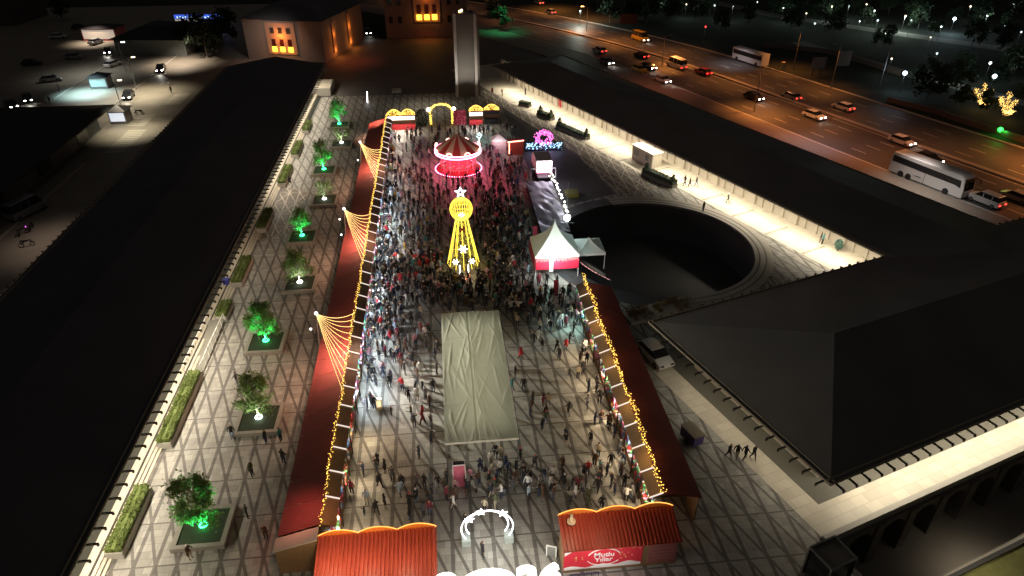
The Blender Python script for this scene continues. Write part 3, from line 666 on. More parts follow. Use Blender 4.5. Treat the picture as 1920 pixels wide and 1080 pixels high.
for i, (x, y) in enumerate(((583, 618), (637, 412), (640, 441), (671, 301))):
    g_ = G(x, y, 2.2); t = thing('small_lamp_post', ['thin post with a small round white lamp near the dense green lit tree', 'thin post with a small round white lamp under the middle fan of string lights', 'second thin lamp post just below the middle fan of string lights', 'thin post with a small white lamp by the most distant fan'][i], 'lamp post', (g_.x, g_.y, 0))
    mb = MB(); mb.tube([(0, 0, 0), (0, 0, 2.2)], .03, 6); mb.build('post', GREYM, t); mb = MB(); mb.sph((0, 0, 2.27), .11); mb.build('lamp', WHITEE, t)
# row end wall of the left row towards the camera
mb = MB(); mb.poly([(-12.85, 31.5, 0), (-9.9, 31.5, 0), (-9.9, 31.5, 3.2), (-12.85, 31.5, 2.35)]); 
t = thing('end_gable', 'brown boarded gable wall closing the stall row beside the first red hut', 'gable wall', (0, 0, 0))
mb = MB(); mb.prism([(-12.9, 31.2, 0), (-9.95, 31.2, 0), (-9.95, 31.2, 3.25), (-12.9, 31.2, 2.4)], 0, 0, (0, .9, 0)); mb.build('wall', WOOD, t)
mb = MB(); mb.prism([(-13.0, 31.05, 2.42), (-9.95, 31.05, 3.3), (-9.95, 31.05, 3.38), (-13.0, 31.05, 2.5)], 0, 0, (0, 1.1, 0)); mb.build('coping', CONC, t)

# ------------------------------------------------------------------ two red huts at the entrance
def hut(label, x0, x1, y0, y1, zr, ze):
    t = thing('red_hut', label, 'hut', (x0, y0, 0)); w_ = x1-x0; d = y1-y0
    mb = MB(); n = int(w_/.27)
    for i in range(n):
        a = i*w_/n; b = a+w_/n*.5; c = a+w_/n; z = .10
        A = lambda x, t_, up: (x, -.35+t_*(d+.7), ze+(zr-ze)*t_+up)
        mb.add([A(a, 0, 0), A(a+.03, 0, z), A(b, 0, z), A(b+.03, 0, 0), A(c, 0, 0), A(a, 1, 0), A(a+.03, 1, z), A(b, 1, z), A(b+.03, 1, 0), A(c, 1, 0)], [(0, 1, 6, 5), (1, 2, 7, 6), (2, 3, 8, 7), (3, 4, 9, 8)])
    mb.add([(0, -.35, ze-.06), (w_, -.35, ze-.06), (w_, d+.35, zr-.06), (0, d+.35, zr-.06)], [(3, 2, 1, 0)])
    mb.add([(0, -.35, ze-.06), (w_, -.35, ze-.06), (w_, -.35, ze), (0, -.35, ze)], [(0, 1, 2, 3)])
    mb.build('roof', REDR, t)
    mb = MB(); mb.box(.1, w_-.1, 0, .08, 0, ze-.03); mb.box(.1, w_-.1, d-.08, d, 0, 1.0)
    for x in (.1, w_-.2): mb.prism([(x, .081, 0), (x, d-.081, 0), (x, d-.081, zr-.2), (x, .081, ze-.05)], 0, 0, (.1, 0, 0))
    mb.build('wall', WOOD, t)
    # waving board on the ridge
    mb = MB(); N_ = 60; top = []; 
    for i in range(N_+1):
        u_ = i/N_; top.append((u_*w_, d+.38, zr+.02+.45*abs(math.sin(math.pi*u_*3))**.8))
    for a, b in zip(top, top[1:]):
        mb.prism([(a[0], a[1], zr-.1), (b[0], b[1], zr-.1), b, a], 0, 0, (0, .08, 0))
    rb = mb.build('ridge_board', mat('orange board', (.8, .22, .03), .5), t)
    mb = MB(); mb.tube([(x, y_, z+.03) for x, y_, z in top], .035, 5); mb.build('light_strip', emis('orange strip', (1, .42, .08), 2.2), rb)
    return t
hl = hut('large hut with bright orange red ribbed roof beside the boarded gable', -9.95, -1.95, 27.9, 31.2, 3.05, 2.35)
hr = hut('large hut with red ribbed roof and festive banner beside the glowing numerals', 6.5, 14.7, 29.2, 31.0, 3.35, 2.7)
for i, (x, e) in enumerate(((-9, 150), (-6.5, 110), (-4, 80), (-1.6, 60))): light('hut_light', 'POINT', (x, 28.6, 4.8), e*2, (1, .75, .5), rad=.3)
for x, e in ((7.2, 90), (9.4, 30)): light('hut_light', 'POINT', (x, 29.5, 5.4), e*1.7, (1, .7, .45), rad=.3)
for x in (-8, -5, -2.6): light('ridge_light', 'POINT', (x, 32.2, 3.9), 16, (1, .5, .15), rad=.2)
for x in (8, 11, 13.6): light('ridge_light', 'POINT', (x, 31.9, 4.2), 14, (1, .5, .15), rad=.2)
def text_obj(name, body, size, loc, rot, m, parent=None, ext=.0, align='CENTER', bold=0):
    cu = bpy.data.curves.new(name, 'FONT'); cu.body = body; cu.size = size; cu.extrude = ext; cu.align_x = align; cu.align_y = 'CENTER'; cu.offset = bold
    o = bpy.data.objects.new(name, cu); col.objects.link(o)
    dg = bpy.context.evaluated_depsgraph_get(); me = bpy.data.meshes.new_from_object(o.evaluated_get(dg)); bpy.data.objects.remove(o)
    me.materials.clear(); me.materials.append(m); o = bpy.data.objects.new(name, me); col.objects.link(o); o.location = loc; o.rotation_euler = rot
    if parent: o.parent = parent
    return o
# banner on the right hut: red field, snow bank, gold sparks, white lettering
mb = MB(); mb.box(.12, 5.6, -.06, -.01, .35, 2.6)
bn = mb.build('banner', mat('banner red', (.62, .03, .05), .45, var=.1), hr)
white = mat('banner white', (.85, .82, .78), .5, var=.03)
text_obj('lettering', 'Mutlu', .62, (2.9, -.075, 1.72), (R(90), 0, 0), white, bn, .01, bold=.012)
text_obj('lettering', 'Yıllar', .60, (2.9, -.075, 1.2), (R(90), 0, 0), white, bn, .01, bold=.012)
mb = MB(); mb.tube([(2.9+1.15*math.cos(a), -.08, 1.5+.85*math.sin(a)) for a in (R(200-220*i/16) if 0 else R(160-140*i/16) for i in range(17))], .05, 5)
mb.tube([(2.9+1.2*math.cos(a), -.08, 1.45+.8*math.sin(a)) for a in (R(330-130*i/16)+0 for i in range(17))], .03, 5)
P_ = [(.15, .36)]+[(.15+5.4*i/24, .62+.12*math.sin(i*.7)+(.0 if i < 12 else .1)) for i in range(25)]+[(5.55, .36)]
mb.prism([(x, -.068, z) for x, z in P_], 0, 0, (0, -.012, 0)); mb.prism([(.15, -.068, 2.58), (.15, -.068, 1.9), (.9, -.068, 2.5), (1.3, -.068, 2.58)], 0, 0, (0, -.012, 0))
mb.build('snow_motif', white, bn); q = random.Random(4); mb = MB()
for _ in range(22):
    x, z = q.choice((q.uniform(.8, 1.8), q.uniform(4.0, 5.4))), q.uniform(1.2, 2.45); mb.box(x-.04, x+.04, -.08, -.067, z-.04, z+.04)
mb.build('spark_motif', mat('banner gold', (.8, .5, .2), .5), bn)
mb = MB(); mb.box(6.05, 8.05, -.05, -.01, .3, 2.6); sp_ = mb.build('side_panel', mat('faded rose panel', (.30, .10, .09), .7), hr)
mb = MB(); [mb.box(6.3, 7.9, -.062, -.052, .7+k*.35, .76+k*.35) for k in range(5)]; mb.build('lettering', mat('rose lines', (.4, .16, .14), .7), sp_)
light('banner_light', 'AREA', (8.8, 26.4, 2.6), 110, (1, .9, .85), 3, .3, rot=(R(75), 0, 0))
mb = MB(); mb.box(.1, 6, -.07, -.01, 1.6, 2.3); ob = mb.build('banner', mat('banner dull red', (.3, .03, .04), .5), hl); ob.location = (2.0, 0, 0)
# fence panel under the banner
t = thing('barrier', 'small dark barred crowd barrier under the festive banner', 'barrier', (7.9, 28.3, 0)); mb = MB()
mb.box(-1, 1, -.03, .03, 1.0, 1.06); mb.box(-1, 1, -.03, .03, .2, .25)
for k in range(13): mb.box(-1+k*.163, -.96+k*.163, -.02, .02, 0, 1.0)
mb.build('rails', mat('dark blue steel', (.06, .06, .12), .4, .5), t)
# chimney and small board on the hut roof
t = thing('roof_vent', 'small pale vent on the corner of the banner hut roof', 'vent', (7.3, 30.6, 3.55)); mb = MB(); mb.lathe([(.3, .0), (.3, .12), (.1, .14), (.1, .7), (.14, .7)], (0, 0, 0), 12); mb.build('pipe', mat('pale vent', (.6, .5, .35), .5), t)
t = thing('sandwich_board', 'small framed board standing between numerals and banner hut', 'board', (6.0, 30.6, 0), R(-20)); mb = MB(); mb.box(-.3, .3, -.02, .02, .1, 1.1); mb.build('panel', PANEL, t)
mb = MB(); mb.box(-.38, -.3, -.03, .03, 0, 1.2); mb.box(.3, .38, -.03, .03, 0, 1.2); mb.box(-.3, .3, -.03, .03, 1.1, 1.2); mb.build('frame', WHITEM, t)
# 2026 in white neon letters
t = thing('glowing_numerals', 'giant glowing white year numerals at the market entrance', 'numerals', (0, 27.9, 0))
nm = emis('numeral white', (1, .97, .9), 3.0)
text_obj('numeral', '2', 3.0, (-1.3, 0, 1.6), (R(90), 0, 0), nm, t, .16, bold=.1)
mb = MB(); mb.tube([(1.35+1.65*math.cos(a), 0, 1.35+1.3*math.sin(a)) for a in (2*math.pi*i/40 for i in range(40))], .27, 8, closed=True); mb.build('numeral', nm, t)
text_obj('numeral', '2', 3.0, (3.95, 0, 1.6), (R(90), 0, 0), nm, t, .16, bold=.1)
text_obj('numeral', '6', 3.0, (5.5, 0, 1.6), (R(90), 0, 0), nm, t, .16, bold=.1)
light('numeral_light', 'AREA', (2.2, 28.4, 2.0), 150, (1, .98, .85), 7, 1, rot=(R(60), 0, 0))
light('numeral_light', 'AREA', (2.2, 27.2, 2.0), 90, (1, .98, .85), 7, 1, rot=(R(-60), 0, 0))
# neon arch with stars
t = thing('neon_arch', 'double white neon arch with stars behind the year numerals', 'arch', (1.6, 32.3, 0))
for r_, y_ in ((1.82, 0), (1.5, .25)):
    mb = MB(); mb.tube([(r_*math.cos(a)*1.02, y_, 1.55+r_*math.sin(a)) for a in (R(-32+244*i/30) for i in range(31))], .045, 7); mb.build('tube', WHITEE, t)
def star(mb, c, r, th=.06, pts=5, inner=.42, rot=90, w_=.035):
    P = []
    for i in range(pts*2):
        a = R(rot)+math.pi*i/pts; rr = r if i % 2 == 0 else r*inner; P.append((c[0]+rr*math.cos(a), c[1], c[2]+rr*math.sin(a)))
    mb.tube(P, w_, 5, closed=True)
for c in ((-1.25, -.15, 2.75), (1.1, -.15, 3.15), (-.4, -.1, 3.4)):
    mb = MB(); star(mb, c, .34); mb.build('star', WHITEE, t)
for x in (-1.55, 1.55):
    mb = MB(); mb.box(x-.32, x+.32, -.3, .55, 0, .6); mb.build('foot', mat('pale green plinth', (.35, .40, .38), .6), t)
light('arch_light', 'POINT', (1.6, 31.6, 2.2), 160, (1, 1, .92), rad=1.0)
# ticket totem
t = thing('advert_totem', 'tall pink advert totem with dark screen among the crowd below the canopy tent', 'totem', (-.2, 37.9, 0)); mb = MB(); mb.box(-.45, .45, -.22, .22, 0, 2.4); mb.build('body', mat('pink totem face', (.55, .13, .2), .5), t)
mb = MB(); mb.box(-.4, .4, -.18, .18, 2.402, 2.42); mb.build('screen', GLASSD, t); mb = MB()
for a in ((-.5, -.45, -.25, .25), (.45, .5, -.25, .25)): mb.box(*a, 0, 2.46)
mb.box(-.45, .45, -.25, -.22, 2.36, 2.46); mb.box(-.45, .45, .22, .25, 2.36, 2.46)
mb.build('frame', WHITEM, t)
# ------------------------------------------------------------------ beige canopy tent
translucent(CANVAS, .45, (.6, .6, .45))
cx0, cx1, cy0, cy1, cz = -1.15, 4.6, 39.0, 57.0, 3.5
t = thing('canopy_tent', 'long beige canvas canopy tent with a centre seam in the middle of the market', 'tent', ((cx0+cx1)/2, (cy0+cy1)/2, 0))
mb = MB(); nx, ny = 90, 240; q = random.Random(11); hw = (cx1-cx0)/2; hl_ = (cy1-cy0)/2
seam = -.1*hw
cre = []
for _ in range(64):
    s_ = q.random() < .55; cre.append((q.uniform(-hw, -.1) if q.random() < .6 else q.uniform(0, hw), q.uniform(-hl_, hl_), math.pi/2+q.uniform(-.35, .35), q.uniform(1.0, 4.2), q.uniform(.02, .07), q.uniform(.045, .12)))
CR_ = np.array(cre)
for j in range(ny+1):
    for i in range(nx+1):
        x = -hw+2*hw*i/nx; yy = -hl_+2*hl_*j/ny
        z = cz+.16*(1-abs(x-seam)/(hw+abs(seam)))-.16*math.exp(-((x-seam)/.06)**2)
        bay = (yy+hl_)/4.5; fb = bay-round(bay)
        z -= .03*math.sin(math.pi*(bay % 1))*math.sin(math.pi*min(1, abs(x-seam)/hw))-.012*math.exp(-(fb*4.5/.05)**2)
        dx, dy = x-CR_[:, 0], yy-CR_[:, 1]; u_ = dx*np.cos(CR_[:, 2])+dy*np.sin(CR_[:, 2]); v_ = -dx*np.sin(CR_[:, 2])+dy*np.cos(CR_[:, 2])
        z += float((CR_[:, 4]*np.exp(-(v_/CR_[:, 5])**2)*np.clip(1-np.abs(u_)/CR_[:, 3], 0, 1)).sum())
        mb.v.append((x, yy, z))
for j in range(ny):
    for i in range(nx): a = j*(nx+1)+i; mb.f.append((a, a+1, a+nx+2, a+nx+1)); mb.m.append(0)
mb.build('canvas', CANVAS, t, smooth=True)
mb = MB(); mb.box(-hw-.03, -hw+.02, -hl_, hl_, cz-.14, cz+.03); mb.box(hw-.02, hw+.03, -hl_, hl_, cz-.14, cz+.03); mb.box(-hw, hw, -hl_-.03, -hl_, cz-.14, cz+.06); mb.box(-hw, hw, hl_, hl_+.03, cz-.14, cz+.06)
mb.build('valance', mat('pale canvas hem', (.7, .7, .6), .7), t)
mb = MB(); mb.tube([(-hw, -hl_-.5, 3.0), (hw, -hl_-.6, 3.0)], .035, 6); mb.build('crossbar', GREYM, t)
for x in (-hw+.05, 0, hw-.05):
    for k in range(5):
        mb = MB(); yy = -hl_+.1+k*(2*hl_-.2)/4; mb.tube([(x, yy, 0), (x, yy, cz-.05)], .045, 6); mb.build('pole', GREYM, t)
light('canopy_fill', 'AREA', ((cx0+cx1)/2, (cy0+cy1)/2, 1.9), 220, (1, .97, .8), 4.5, 16, rot=(R(180), 0, 0))  # added upward fill under the canvas, no lamp seen there
light('canopy_rake_fill', 'SPOT', (-12.6, 54.6, 6.4), 15000, (1, .99, .86), spot=R(75), blend=.7, rad=.3).rotation_euler = (Vector((-12.6, 54.6, 6.4))-Vector((1.7, 48, 3.6))).to_track_quat('Z', 'Y').to_euler()  # made-up spot at the pole top that rakes the canvas
# ------------------------------------------------------------------ pagoda tents
def pagoda(label, c, w_, d, hb, hp, front):
    t = thing('pagoda_tent', label, 'tent', (c[0], c[1], 0)); mb = MB(); n = 12
    for s in range(4):
        a0 = math.pi/2*s+math.pi/4
        P = []
        for k in range(n+1):
            u_ = k/n; r_ = (1-u_)**1.75 if u_ < 1 else 0
            rr = r_*.97+.03*(1-u_); z = hb+(hp-hb)*u_
            for m_ in range(7):
                v_ = m_/6; e0 = (math.cos(a0)*math.sqrt(2), math.sin(a0)*math.sqrt(2)); e1 = (math.cos(a0+math.pi/2)*math.sqrt(2), math.sin(a0+math.pi/2)*math.sqrt(2))
                x = (e0[0]*(1-v_)+e1[0]*v_)*w_/2*rr; y = (e0[1]*(1-v_)+e1[1]*v_)*d/2*rr
                P.append((x, y, z-.25*math.sin(math.pi*v_)*(1-u_)*u_*2))
        mb.add(P, [(k*7+m_, k*7+m_+1, (k+1)*7+m_+1, (k+1)*7+m_) for k in range(n) for m_ in range(6)])
    r_ = mb.build('roof', TENTW, t, smooth=True)
    mb = MB()
    for a in ((-w_/2, w_/2, -d/2-.02, -d/2), (-w_/2, w_/2, d/2, d/2+.02), (-w_/2-.02, -w_/2, -d/2, d/2), (w_/2, w_/2+.02, -d/2, d/2)): mb.box(*a, hb-.3, hb+.03)
    mb.build('valance', TENTW, r_)
    for x in (-w_/2+.05, w_/2-.05):
        for y in (-d/2+.05, d/2-.05): mb = MB(); mb.tube([(x, y, 0), (x, y, hb)], .05, 6); mb.build('pole', WHITEM, t)
    if front:
        mb = MB(); mb.box(-w_/2+.05, w_/2-.05, -d/2-.10, -d/2-.04, hb-1.75, hb-.31); f_ = mb.build('front_banner', mat('crimson cloth', (.62, .02, .06), .6), t)
        q = random.Random(6); mb = MB()
        for k in range(60):
            x = -w_/2+.1+k*(w_-.2)/60; l = q.uniform(.15, .45); mb.box(x, x+.035, -d/2-.135, -d/2-.105, hb-.32-l, hb-.3)
        mb.build('icicle_lights', emis('pale pink icicles', (1, .55, .5), 1.0), f_)
        mb = MB(); mb.box(-w_/2-.10, -w_/2-.04, -d/2, d/2, hb-1.75, hb-.31); mb.build('side_banner', mat('deep red cloth', (.3, .02, .03), .7), t)
        mb = MB(); mb.box(-.95, -.5, -d/2-.2, -d/2-.14, hb-2.0, hb-.35); mb.build('hanging_sign', emis('white sign panel', (1, .9, .92), .9), t)
    return t
pagoda('white pagoda tent with crimson front banner beside the floodlight', (12.5, 71.0), 5.2, 5.0, 3.0, 6.5, True)
pagoda('lower plain white pagoda tent behind the crimson fronted one', (16.9, 71.9), 3.4, 3.8, 2.2, 3.5, False)
t = thing('teal_groundsheet', '', ''); bpy.data.objects.remove(t)
light('tent_glow', 'POINT', (12.2, 67.2, 2.2), 200, (.45, 1, .88), rad=.5)
light('tent_front_fill', 'AREA', (12.4, 66.2, 3.2), 320, (1, .85, .85), 4, .4, rot=(R(80), 0, 0))  # added fill that brightens the crimson front banner
light('tent_roof_light', 'POINT', (14.6, 67.5, 6.2), 150, (.75, 1, .95), rad=.3)
light('tent_glow', 'SPOT', (11.5, 64.5, 7.5), 700, (.55, 1, .9), rot=(R(48), 0, R(-8)), spot=R(75), blend=1)
garland('string_lights', 'pink rope light running from the pagoda tent towards the court', [G(1088, 492, 3.2), G(1103, 503, 2.9), G(1120, 513, 2.7), G(1146, 526, 2.4)], 12, .01, .035, emis('pink rope', (1, .5, .45), 3))
# floodlight mast
g_ = G(1071, 447, 0)
t = thing('floodlight_mast', 'thin mast with a glaring white floodlight behind the crimson fronted tent', 'floodlight', (14.9, 76.2, 0)); mb = MB(); mb.tube([(0, 0, 0), (0, 0, 8.8)], .05, 6); mb.tube([(-.7, 0, 3.4), (.9, -.1, 3.3)], .03, 5); mb.build('mast', GREYM, t)
mb = MB(); mb.sph((0, -.05, 4.0), .42); mb.build('lamp', emis('flood white', (.9, 1, 1), 14), t); light('flood', 'POINT', (14.2, 75.2, 4.3), 260, (.7, .95, 1), rad=.3)
# ------------------------------------------------------------------ light sculpture
t = thing('light_sculpture', 'tall yellow dress shaped light sculpture crowned by a white star', 'light sculpture', (1.6, 71.3, 0))
nr = 12
for k in range(nr):
    a = 2*math.pi*k/nr; mb = MB(); r0, r1 = 1.9, .55
    mb.tube([(r0*math.cos(a), r0*math.sin(a), 1.1), (r1*math.cos(a), r1*math.sin(a), 7.6)], .038, 6); mb.build('rib', GOLDS, t)
q = random.Random(9); mb = MB()
for _ in range(1500):
    a = q.uniform(0, 6.283); z = q.uniform(1.1, 7.4); r_ = 1.87-(z-1.1)*1.32/6.5; mb.ball((r_*math.cos(a), r_*math.sin(a), z), q.uniform(.015, .032))
mb.build('bulb_skirt', emis('skirt bulb', (1, .78, .1), 3), t)
mb = MB()
for k in range(13):
    a = math.pi*k/13
    mb.tube([(1.3*math.sin(b)*math.cos(a), 1.3*math.sin(b)*math.sin(a), 8.2+1.35*math.cos(b)) for b in (2*math.pi*j/20 for j in range(20))], .026, 4, closed=True)
for b in range(1, 8): mb.tube([(1.3*math.sin(math.pi*b/8)*math.cos(a), 1.3*math.sin(math.pi*b/8)*math.sin(a), 8.2+1.35*math.cos(math.pi*b/8)) for a in (2*math.pi*j/24 for j in range(24))], .02, 4, closed=True)
mb.build('globe', GOLDS, t)
mb = MB(); star(mb, (0, -.1, 10.3), .66, w_=.045); star(mb, (0, -.1, 10.3), .42, w_=.03); mb.build('star', emis('blue white neon', (.8, .9, 1), 6), t)
mb = MB(); mb.tube([(0, 0, 9.4), (0, 0, 10.0)], .05, 6); mb.build('mast', GREYM, t)
for c, r_ in (((0, -.95, 7.9), .32), ((.0, -1.75, 3.9), .55), ((-.95, -1.85, 2.3), .38), ((.95, -1.85, 2.3), .38)):
    mb = MB(); [mb.tube([(c[0]-r_*math.cos(a), c[1], c[2]-r_*math.sin(a)), (c[0]+r_*math.cos(a), c[1], c[2]+r_*math.sin(a))], .045, 5) for a in (0, R(60), R(120))]; star(mb, c, r_*.6, pts=6, w_=.03); mb.build('snowflake', WHITEE, t)
mb = MB(); mb.tube([(-.35, -1.25, 6.5), (.35, -1.25, 5.9), (.35, -1.25, 6.5), (-.35, -1.25, 5.9)], .12, 6, closed=True); mb.build('bow', mat('red bow', (.5, .02, .03), .5), t)
for x in (-.5, .5): mb = MB(); mb.tube([(x, -2.0, .15), (x, -1.95, 1.9)], .06, 6); mb.build('leg_tube', WHITEE, t)
mb = MB(); q = random.Random(8)
for _ in range(50): mb.ball((q.uniform(-.6, .6), -2.1+q.gauss(0, .15), q.uniform(.1, .7)), .06)
mb.build('foot_lights', emis('orange red bulbs', (1, .3, .15), 4), t)
light('sculpture_glow', 'POINT', (1.6, 68.6, 3), 120, (1, .8, .35), rad=1); light('sculpture_glow', 'POINT', (1.6, 71.3, 10.2), 70, (.9, .9, .9), rad=1)
# ------------------------------------------------------------------ carousel
t = thing('carousel', 'round carousel glowing pink and red with a striped conical roof', 'carousel', (2.2, 103.2, 0))
mb = MB(); n = 16; Rr = 3.5
for k in range(n):
    a, b = 2*math.pi*k/n+.1, 2*math.pi*(k+1)/n+.1
    mb.add([(Rr*math.cos(a), Rr*math.sin(a), 3.6), (Rr*math.cos(b), Rr*math.sin(b), 3.6), (0, 0, 6.0)], [(0, 1, 2)], k % 2)
rf = mb.build('roof', [mat('cream canvas stripe', (.6, .52, .36), .7), mat('red canvas stripe', (.42, .06, .05), .7)], t)
mb = MB(); mb.lathe([(Rr, 3.0), (Rr+.05, 3.6), (Rr-.1, 3.62), (Rr-.12, 3.0)], (0, 0, 0), 32); mb.build('fascia', mat('red fascia', (.5, .03, .06), .5), rf)
mb = MB(); [mb.tube([((Rr+.1)*math.cos(a), (Rr+.1)*math.sin(a), z) for a in (2*math.pi*j/40 for j in range(40))], .09, 6, closed=True) for z in (3.5, 3.1)]; mb.build('neon_ring', PINKE, rf)
for k in range(8):
    a = 2*math.pi*k/8+R(22); c = ((Rr+.16)*math.cos(a), (Rr+.16)*math.sin(a)); mb = MB()
    mb.tube([(c[0]-.42*math.sin(a)*math.cos(b), c[1]+.42*math.cos(a)*math.cos(b), 3.75+.3*math.sin(b)) for b in (2*math.pi*j/14 for j in range(14))], .07, 5, closed=True); mb.build('neon_medallion', emis('salmon neon', (1, .45, .35), 7), rf)
mb = MB(); mb.lathe([(Rr-.2, .35), (Rr+.1, .35), (Rr+.1, .0), (Rr-.2, .0)][::-1], (0, 0, 0), 32); mb.build('platform', mat('red platform', (.45, .04, .05), .5), t)
mb = MB(); [mb.ball(((Rr+.18)*math.cos(2*math.pi*j/60), (Rr+.18)*math.sin(2*math.pi*j/60), .3), .10) for j in range(60)]; mb.build('platform_lights', PINKE, t)
mb = MB(); mb.lathe([(1.9, .3), (1.9, 3.2)], (0, 0, 0), 16); mb.build('centre_column', emis('drum baked red light', (1, .06, .1), .9), t)  # red light on the drum is put in as emission
for k in range(12):
    a = 2*math.pi*k/12; x, y = 2.7*math.cos(a), 2.7*math.sin(a); mb = MB(); mb.tube([(x, y, .35), (x, y, 3.1)], .035, 5); po = mb.build('pole', emis('red lit pole', (1, .1, .2), 2), t)
    mb = MB(); ca, sa = -math.sin(a), math.cos(a)
    o3 = lambda l, z: (x+ca*l, y+sa*l, z)
    mb.tube([o3(-.45, 1.2), o3(-.2, 1.28), o3(.2, 1.25), o3(.42, 1.4), o3(.62, 1.75), o3(.85, 1.65)], [.1, .2, .19, .14, .1, .05], 7)
    for l, e in ((-.35, -.55), (-.25, -.1), (.3, .6), (.25, .1)): mb.tube([o3(l, 1.15), o3(e, .8), o3(e-.12, .55)], [.07, .05, .03], 5)
    mb.build('horse', mat('carousel horse paint', (.7, .45, .4), .4), po)
[light('carousel_light', 'POINT', (2.2+2.7*math.cos(a*1.047+.3), 103.2+2.7*math.sin(a*1.047+.3), 2.6), 120, (1, .06, .14), rad=.2) for a in range(6)]
for a in range(6): light('carousel_light', 'POINT', (2.2+4*math.cos(a*1.047), 103.2+4*math.sin(a*1.047), 2.9), 110, (1, .12, .28), rad=.3)
light('carousel_light', 'POINT', (2.2, 96.5, 6.5), 260, (1, .4, .45), rad=.6)
# ------------------------------------------------------------------ people
def person_mesh(name, pose, long_coat=False, female=False, hat=False):
    """one continuous skinned body; local -y is the front. Slots: coat, trousers, skin, hair, shoes"""
    V_, Rr_, E_, T_ = [], [], [], []
    def v(p, r, par=None, tg='coat'):
        V_.append(Vector(p)); Rr_.append(r if isinstance(r, tuple) else (r, r))
        if par is not None: E_.append((par, len(V_)-1)); T_.append(tg)
        return len(V_)-1
    ln = pose.get('lean', 0); st = pose.get('stride', 0); f = .92 if female else 1
    pel = v((0, 0, .93), (.155*f, .115)); 
    wa = v((0, -.01-ln*.3, 1.12), (.135*f if female else .15, .105), pel)
    chst = v((0, -.01-ln*.7, 1.30), (.17*f, .125), wa); nk0 = v((0, -ln, 1.43), (.12*f, .09), chst)
    nk = v((0, -ln-.01, 1.50), .055, nk0, 'skin'); 
    h1 = v((0, -ln-.025, 1.56), (.062, .07), nk, 'head'); h2 = v((0, -ln-.02, 1.64), (.078, .095), h1, 'head'); h3 = v((0, -ln-.015, 1.71), (.068, .082), h2, 'head'); 
    v((0, -ln-.125, 1.615), .012, h2, 'nose')
    for s in (-1, 1):
        v((s*.088, -ln-.01, 1.625), .012, h2, 'nose')
    for s in (-1, 1):
        a = pose.get('arms', ((.0, .0), (.0, .0)))[0 if s < 0 else 1]
        sh = v((s*.165*f, -ln*.9, 1.40), (.062, .062), nk0)
        up, fo = a                       # upper arm forward swing, forearm bend
        el = Vector((s*(.235*f+.03), -ln*.9-.27*math.sin(up), 1.40-.28*math.cos(up)))
        if pose.get('raise', 0) == s: el = Vector((s*.30, -ln-.12, 1.52))
        e = v(el, .048, sh)
        th = up+fo; wr = el+Vector((-s*.05*(fo > .8), -.25*math.sin(th), -.25*math.cos(th)))
        if pose.get('raise', 0) == s: wr = el+Vector((s*-.04, -.06, .25))
        w_ = v(wr, .033, e); d = (wr-el).normalized(); sd = Vector((0, 1, 0)).cross(d).normalized() if abs(d.y) < .9 else Vector((1, 0, 0))
        pm = v(wr+d*.06, (.032, .024), w_, 'skin')
        fwd = d.cross(sd).normalized()
        for i, (o, l) in enumerate(((-.03, .065), (-.01, .08), (.01, .075), (.03, .055))):
            k_ = v(wr+d*(.10)+fwd*o, .0095, pm, 'skin'); v(wr+d*(.10+l*.8)+fwd*o+sd*(-s*.02), .008, k_, 'skin')
        v(wr+d*.07+fwd*-.055+sd*.0, .010, pm, 'skin')
    for s in (-1, 1):
        k = st*s; hp = v((s*.09, 0, .86), (.095, .1), pel, 'leg')
        kn = v((s*.10, -k*.55-.02, .50), (.068 if not long_coat else .07, .068), hp, 'leg')
        an = v((s*.105, -k*1.0+(.10 if k < 0 else 0), .10+(.05 if k < 0 else 0)), .046, kn, 'leg')
        v((s*.12, -k*1.0+(.08 if k < 0 else 0)-.15, .045), (.045, .035), an, 'shoe')
    me = bpy.data.meshes.new(name); me.from_pydata([tuple(x) for x in V_], E_, []); o = bpy.data.objects.new(name, me); col.objects.link(o)
    sk = o.modifiers.new('skin', 'SKIN'); sk.use_smooth_shade = True
    for i, r in enumerate(Rr_): me.skin_vertices[0].data[i].radius = r; me.skin_vertices[0].data[i].use_root = (i == 0)
    sb = o.modifiers.new('sub', 'SUBSURF'); sb.levels = 1; sb.render_levels = 1
    dg = bpy.context.evaluated_depsgraph_get(); ev = o.evaluated_get(dg); nm = bpy.data.meshes.new_from_object(ev)
    bpy.data.objects.remove(o); nm.name = name
    for m in PM: nm.materials.append(m)
    hc = Vector((0, -ln-.02, 1.64))
    for p in nm.polygons:
        c = p.center; best = 9; tg = 'coat'
        for (a, b), t_ in zip(E_, T_):
            A, B = V_[a], V_[b]; AB = B-A; u_ = max(0, min(1, (c-A).dot(AB)/max(AB.length_squared, 1e-9))); dd = (c-(A+AB*u_)).length-(Rr_[a][0]*(1-u_)+Rr_[b][0]*u_)
            if dd < best: best = dd; tg = t_
        if tg in ('head', 'nose'):
            q_ = c-hc; s_ = 3 if (q_.z > .045 or (q_.y > .0 and q_.z > -.06) or (female and q_.y > -.03)) else 2
            if c.z < 1.53: s_ = 2
        elif tg == 'skin': s_ = 2
        elif tg == 'leg': s_ = 0 if (long_coat and c.z > .55) else (1 if c.z > .13 else 4)
        elif tg == 'shoe': s_ = 4
        else: s_ = 0 if c.z > .84 else (0 if long_coat or abs(c.x) > .16 else 1)
        p.material_index = s_; p.use_smooth = True
    for vt in nm.vertices:
        z = vt.co.z
        if long_coat and .55 < z < .95 and abs(vt.co.x) < .2: vt.co.x *= 1.25; vt.co.y = vt.co.y*1.2
        if female and 1.48 < z < 1.66 and vt.co.y > -ln+.02 and abs(vt.co.x) < .09: vt.co.y += .03
        if hat and z > 1.69: vt.co.x *= 1.15; vt.co.y = (vt.co.y+ln)*1.15-ln; vt.co.z += .03
    return nm
